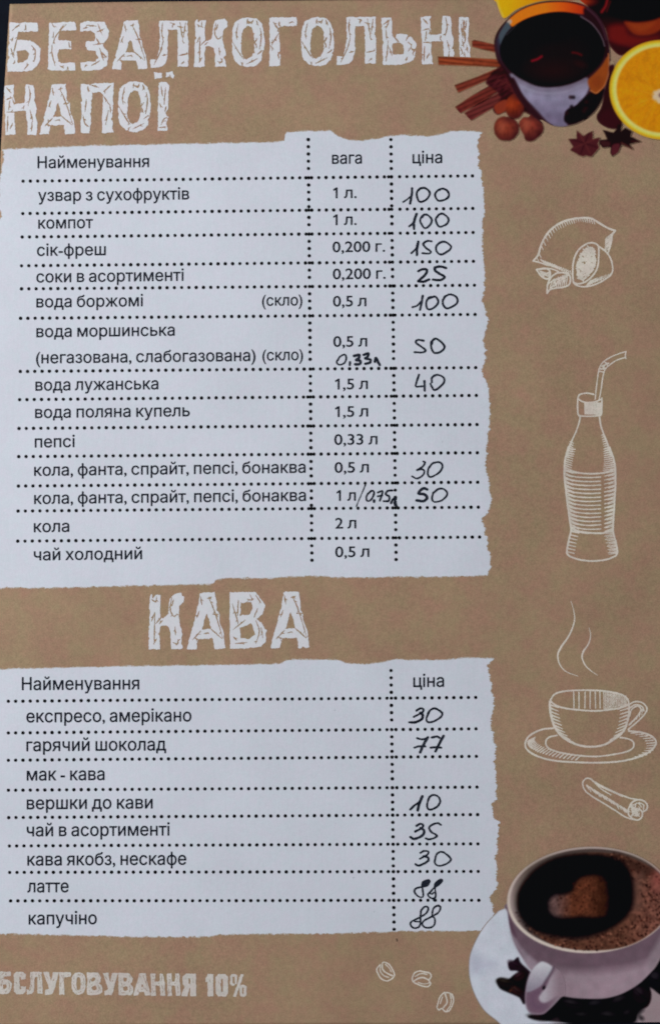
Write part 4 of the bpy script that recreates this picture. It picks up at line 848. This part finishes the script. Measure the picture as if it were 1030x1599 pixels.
for (bx, by, ba, bb, br, bc) in ((248, 708, 34, 17, 30, (34, 18, 28)), (200, 805, 46, 24, 14, (26, 20, 16)), (275, 770, 30, 20, -30, (40, 20, 26)), (262, 850, 34, 20, 30, (40, 22, 22)), (300, 885, 30, 16, 70, (26, 14, 20)), (372, 992, 48, 15, 12, (22, 12, 14)),
        (560, 920, 60, 28, 10, (24, 20, 24)), (690, 925, 60, 30, -8, (20, 18, 22)), (820, 905, 62, 34, -20, (22, 18, 22)), (925, 870, 52, 46, 40, (26, 18, 24)), (620, 985, 60, 26, 0, (18, 16, 18)), (760, 985, 62, 28, 6, (22, 19, 22)), (860, 975, 40, 26, -20, (18, 15, 18)), (1010, 790, 46, 50, 20, (22, 18, 24))):
    e_ = cv.ell(*pk([(bx, by)])[0], ba / 3.433, bb / 3.433, br); cv.fill(e_, bc, 2.2, .9); cv.fill(cv.ell(*pk([(bx - ba * .25, by - bb * .45)])[0], ba / 8, bb / 9, br), tuple(q_ + 26 for q_ in bc), 2.4, .6)
    r0 = math.radians(br); cv.line(pk([(bx - ba * .7 * math.cos(r0), by - ba * .7 * math.sin(r0)), (bx + 3, by + 3), (bx + ba * .7 * math.cos(r0), by + ba * .7 * math.sin(r0))]), .4, (6, 4, 6), 1.0, .8)
lay("coffee_beans", np.maximum.reduce([u1, u2, u3]), 1, "dark roasted beans on the saucer")
# cup body
BD = pk([(209, 380), (214, 430), (225, 510), (248, 590), (285, 660), (335, 735), (400, 820), (450, 862), (520, 880), (600, 890), (720, 891), (800, 874), (870, 842), (930, 800), (990, 735), (1040, 640), (1110, 520), (1110, 330), (900, 300), (400, 300)])
sd = cv.sd(BD); e = (zx - 640) / 440.0; bandy = 560 + 175 * np.sqrt(np.clip(1 - e * e, 0, 1))
body = lerp((104, 84, 96), (148, 128, 140), (zy - bandy + 20) / 60.0); body = body * (1 + 0.10 * np.clip((zx - 560) / 300, -1, 1) * np.clip(1 - np.abs(zx - 700) / 500, 0, 1))[..., None]
body = lerp(np.array((1., 1, 1)) * 0, (1, 1, 1), np.ones(X.shape)) * body
cv.fill(sd, body, 1.3); cv.fill(cv.sd(pk([(230, 530), (290, 620), (370, 700), (330, 730), (290, 665), (250, 600)])), (150, 134, 148), 3, .8); cv.fill(cv.sd(pk([(214, 400), (235, 480), (262, 560), (236, 540), (218, 460)])), (84, 58, 74), 2, .7)
cv.fill(cv.sd(pk([(960, 690), (1030, 560), (1090, 470), (1100, 560), (1040, 650), (980, 730)])), (140, 124, 134), 4, .8)
cv.c = cv.c * np.where(sd > 0, 1 + 0.045 * nz(X, Y, 10), 1)[..., None]
lay("cup", sd, 2)
# rim
sdR = cv.ell(*pk([(652, 361)])[0], 129.0, 83.2, -1.5); cv.fill(sdR, lerp((176, 160, 156), (206, 192, 184), (zy - 90) / 400.0), 1.1)
sdI = cv.ell(*pk([(655, 358)])[0], 125.0, 79.0, -1.5); cv.fill(sdI, lerp((152, 134, 134), (70, 56, 54), (zx - 235) / 90.0), 1.2)
cv.fill(cv.sd(pk([(240, 330), (262, 260), (330, 180), (420, 130), (560, 100), (700, 98), (860, 120), (960, 160), (960, 200), (800, 130), (600, 118), (440, 150), (330, 220), (280, 300), (262, 380), (250, 400)])), (112, 98, 90), 3, .55)
lay("rim", sdR, 3)
sdC = cv.sd(pk([(263, 390), (272, 310), (320, 235), (400, 165), (500, 125), (600, 108), (720, 106), (840, 125), (940, 165), (1030, 225), (1078, 300), (1085, 380), (1060, 455), (1000, 525), (900, 590), (780, 625), (640, 632), (520, 618), (420, 585), (340, 520), (285, 450)]))
foam = lerp((92, 58, 46), (120, 76, 66), (zx - 820) / 200.0); foam = foam * (1 + 0.18 * nz(X, Y, 5) + 0.14 * nz2(X, Y, 2.6))[..., None]
cv.fill(sdC, foam, 1.6)
cv.fill(cv.sd(pk([(780, 110), (880, 140), (990, 200), (960, 240), (860, 190), (800, 160)])), (58, 36, 30), 6, .85)
for q in range(420):
    a = rs.uniform(-1.3, 2.9); k_ = rs.uniform(.68, 1.0); x = 650 + 415 * k_ * math.cos(a); y = 365 + 268 * k_ * math.sin(a)
    cv.fill(cv.ell(*pk([(x, y)])[0], rs.uniform(.8, 2.3), rs.uniform(.7, 1.8), rs.uniform(0, 90)), rs.choice([(34, 16, 14), (60, 28, 22), (30, 14, 12), (150, 98, 80)]), .9, rs.uniform(.5, .95))
cv.fill(cv.sd(pk([(870, 260), (940, 210), (930, 330), (930, 400), (880, 420)])) , (104, 74, 66), 6, .5); cv.fill(cv.ell(*pk([(1010, 260)])[0], 8, 14, 0), (158, 78, 74), 7, .5)
sdB = cv.sd(pk([(262, 390), (272, 310), (325, 230), (400, 165), (500, 125), (620, 112), (740, 122), (830, 160), (875, 230), (887, 310), (882, 390), (850, 450), (790, 500), (700, 545), (600, 570), (500, 566), (400, 545), (330, 510), (280, 455)]))
cv.fill(sdB, lerp((9, 8, 12), (26, 20, 22), (zy - 500) / 90), 6.5)
lay("coffee", sdC, 4)
sdH = cv.sd(pk([(432, 400), (436, 360), (465, 336), (520, 328), (560, 310), (575, 270), (615, 238), (690, 228), (735, 250), (750, 300), (757, 350), (750, 420), (735, 448), (690, 455), (600, 450), (520, 456), (470, 450), (440, 428)]))
hc = lerp((104, 78, 76), (98, 54, 38), (zx - 470) / 90.0); hc = lerp(np.zeros(3), (1, 1, 1), np.ones(X.shape)) * hc * (1 + 0.12 * nz(X, Y, 5) + 0.15 * nz2(X, Y, 2.6))[..., None]
hc = hc * 0.86 * np.clip(1.12 - np.clip((zx - 640) / 190.0, 0, .7), 0, 1.2)[..., None]
cv.fill(sdH - 0.5, hc, 6.0)
for q in range(90):
    x, y = rs.uniform(480, 745), rs.uniform(245, 445)
    if x < 560 and y < 330: continue
    cv.fill(cv.ell(*pk([(x, y)])[0], rs.uniform(.7, 1.9), rs.uniform(.6, 1.5), rs.uniform(0, 90)), rs.choice([(36, 16, 12), (52, 24, 18)]), .9, rs.uniform(.5, .9))
lay("foam_heart", sdH - 0.6, 5, "heart of brown foam on the black coffee")
# handle
Hz = (740, 1440, 6.4375); ph = lambda P: conv(P, Hz)
HO = ph([(600, 450), (640, 410), (685, 392), (740, 415), (800, 445), (860, 500), (900, 600), (905, 725), (860, 765), (800, 830), (740, 888), (690, 925), (610, 928), (550, 905), (515, 830), (506, 740), (515, 660), (540, 560)])
sdh = cv.sd(HO); inside = np.clip(0.5 + (sdh - 1) / 4, 0, 1)
cv.fill(sdh, lerp((112, 88, 106), (142, 122, 134), (X - ph([(720, 0)])[0][0]) / 22.0), 1.6)
cv.fill(cv.sd(ph([(835, 480), (770, 545), (725, 640), (655, 735), (652, 780), (690, 808), (745, 795), (820, 745), (890, 720), (905, 600), (880, 520)])), lerp((178, 168, 180), (140, 120, 132), (X - ph([(700, 0)])[0][0]) / 24.0), 2.6)
cv.fill(cv.sd(ph([(595, 455), (640, 412), (685, 394), (745, 418), (785, 455), (770, 500), (715, 590), (660, 645), (600, 680), (545, 700), (518, 690), (528, 610), (555, 520)])), lerp((196, 194, 204), (144, 136, 152), (Y - ph([(0, 430)])[0][1]) / 36.0), 2.0)
cv.line(ph([(795, 455), (755, 530), (710, 600), (690, 650)]), 1.3, (84, 68, 82), 2.2, .85); cv.fill(cv.ell(*ph([(698, 658)])[0], 2.2, 3.4, 30), (24, 18, 24), 1.3)
cv.line(ph([(645, 700), (600, 720), (580, 780), (610, 850), (680, 850)]), 2.6, (100, 76, 98), 3.5, .55)
cv.line(ph([(520, 690), (514, 770), (528, 860), (560, 902), (620, 918), (690, 912), (760, 858), (850, 765)]), .9, (150, 134, 148), 1.6, .75)
lay("handle", sdh, 6)
cv.build(root)
print("tris approx", sum(len(o.data.polygons) for o in bpy.data.objects if o.type == 'MESH') * 2)
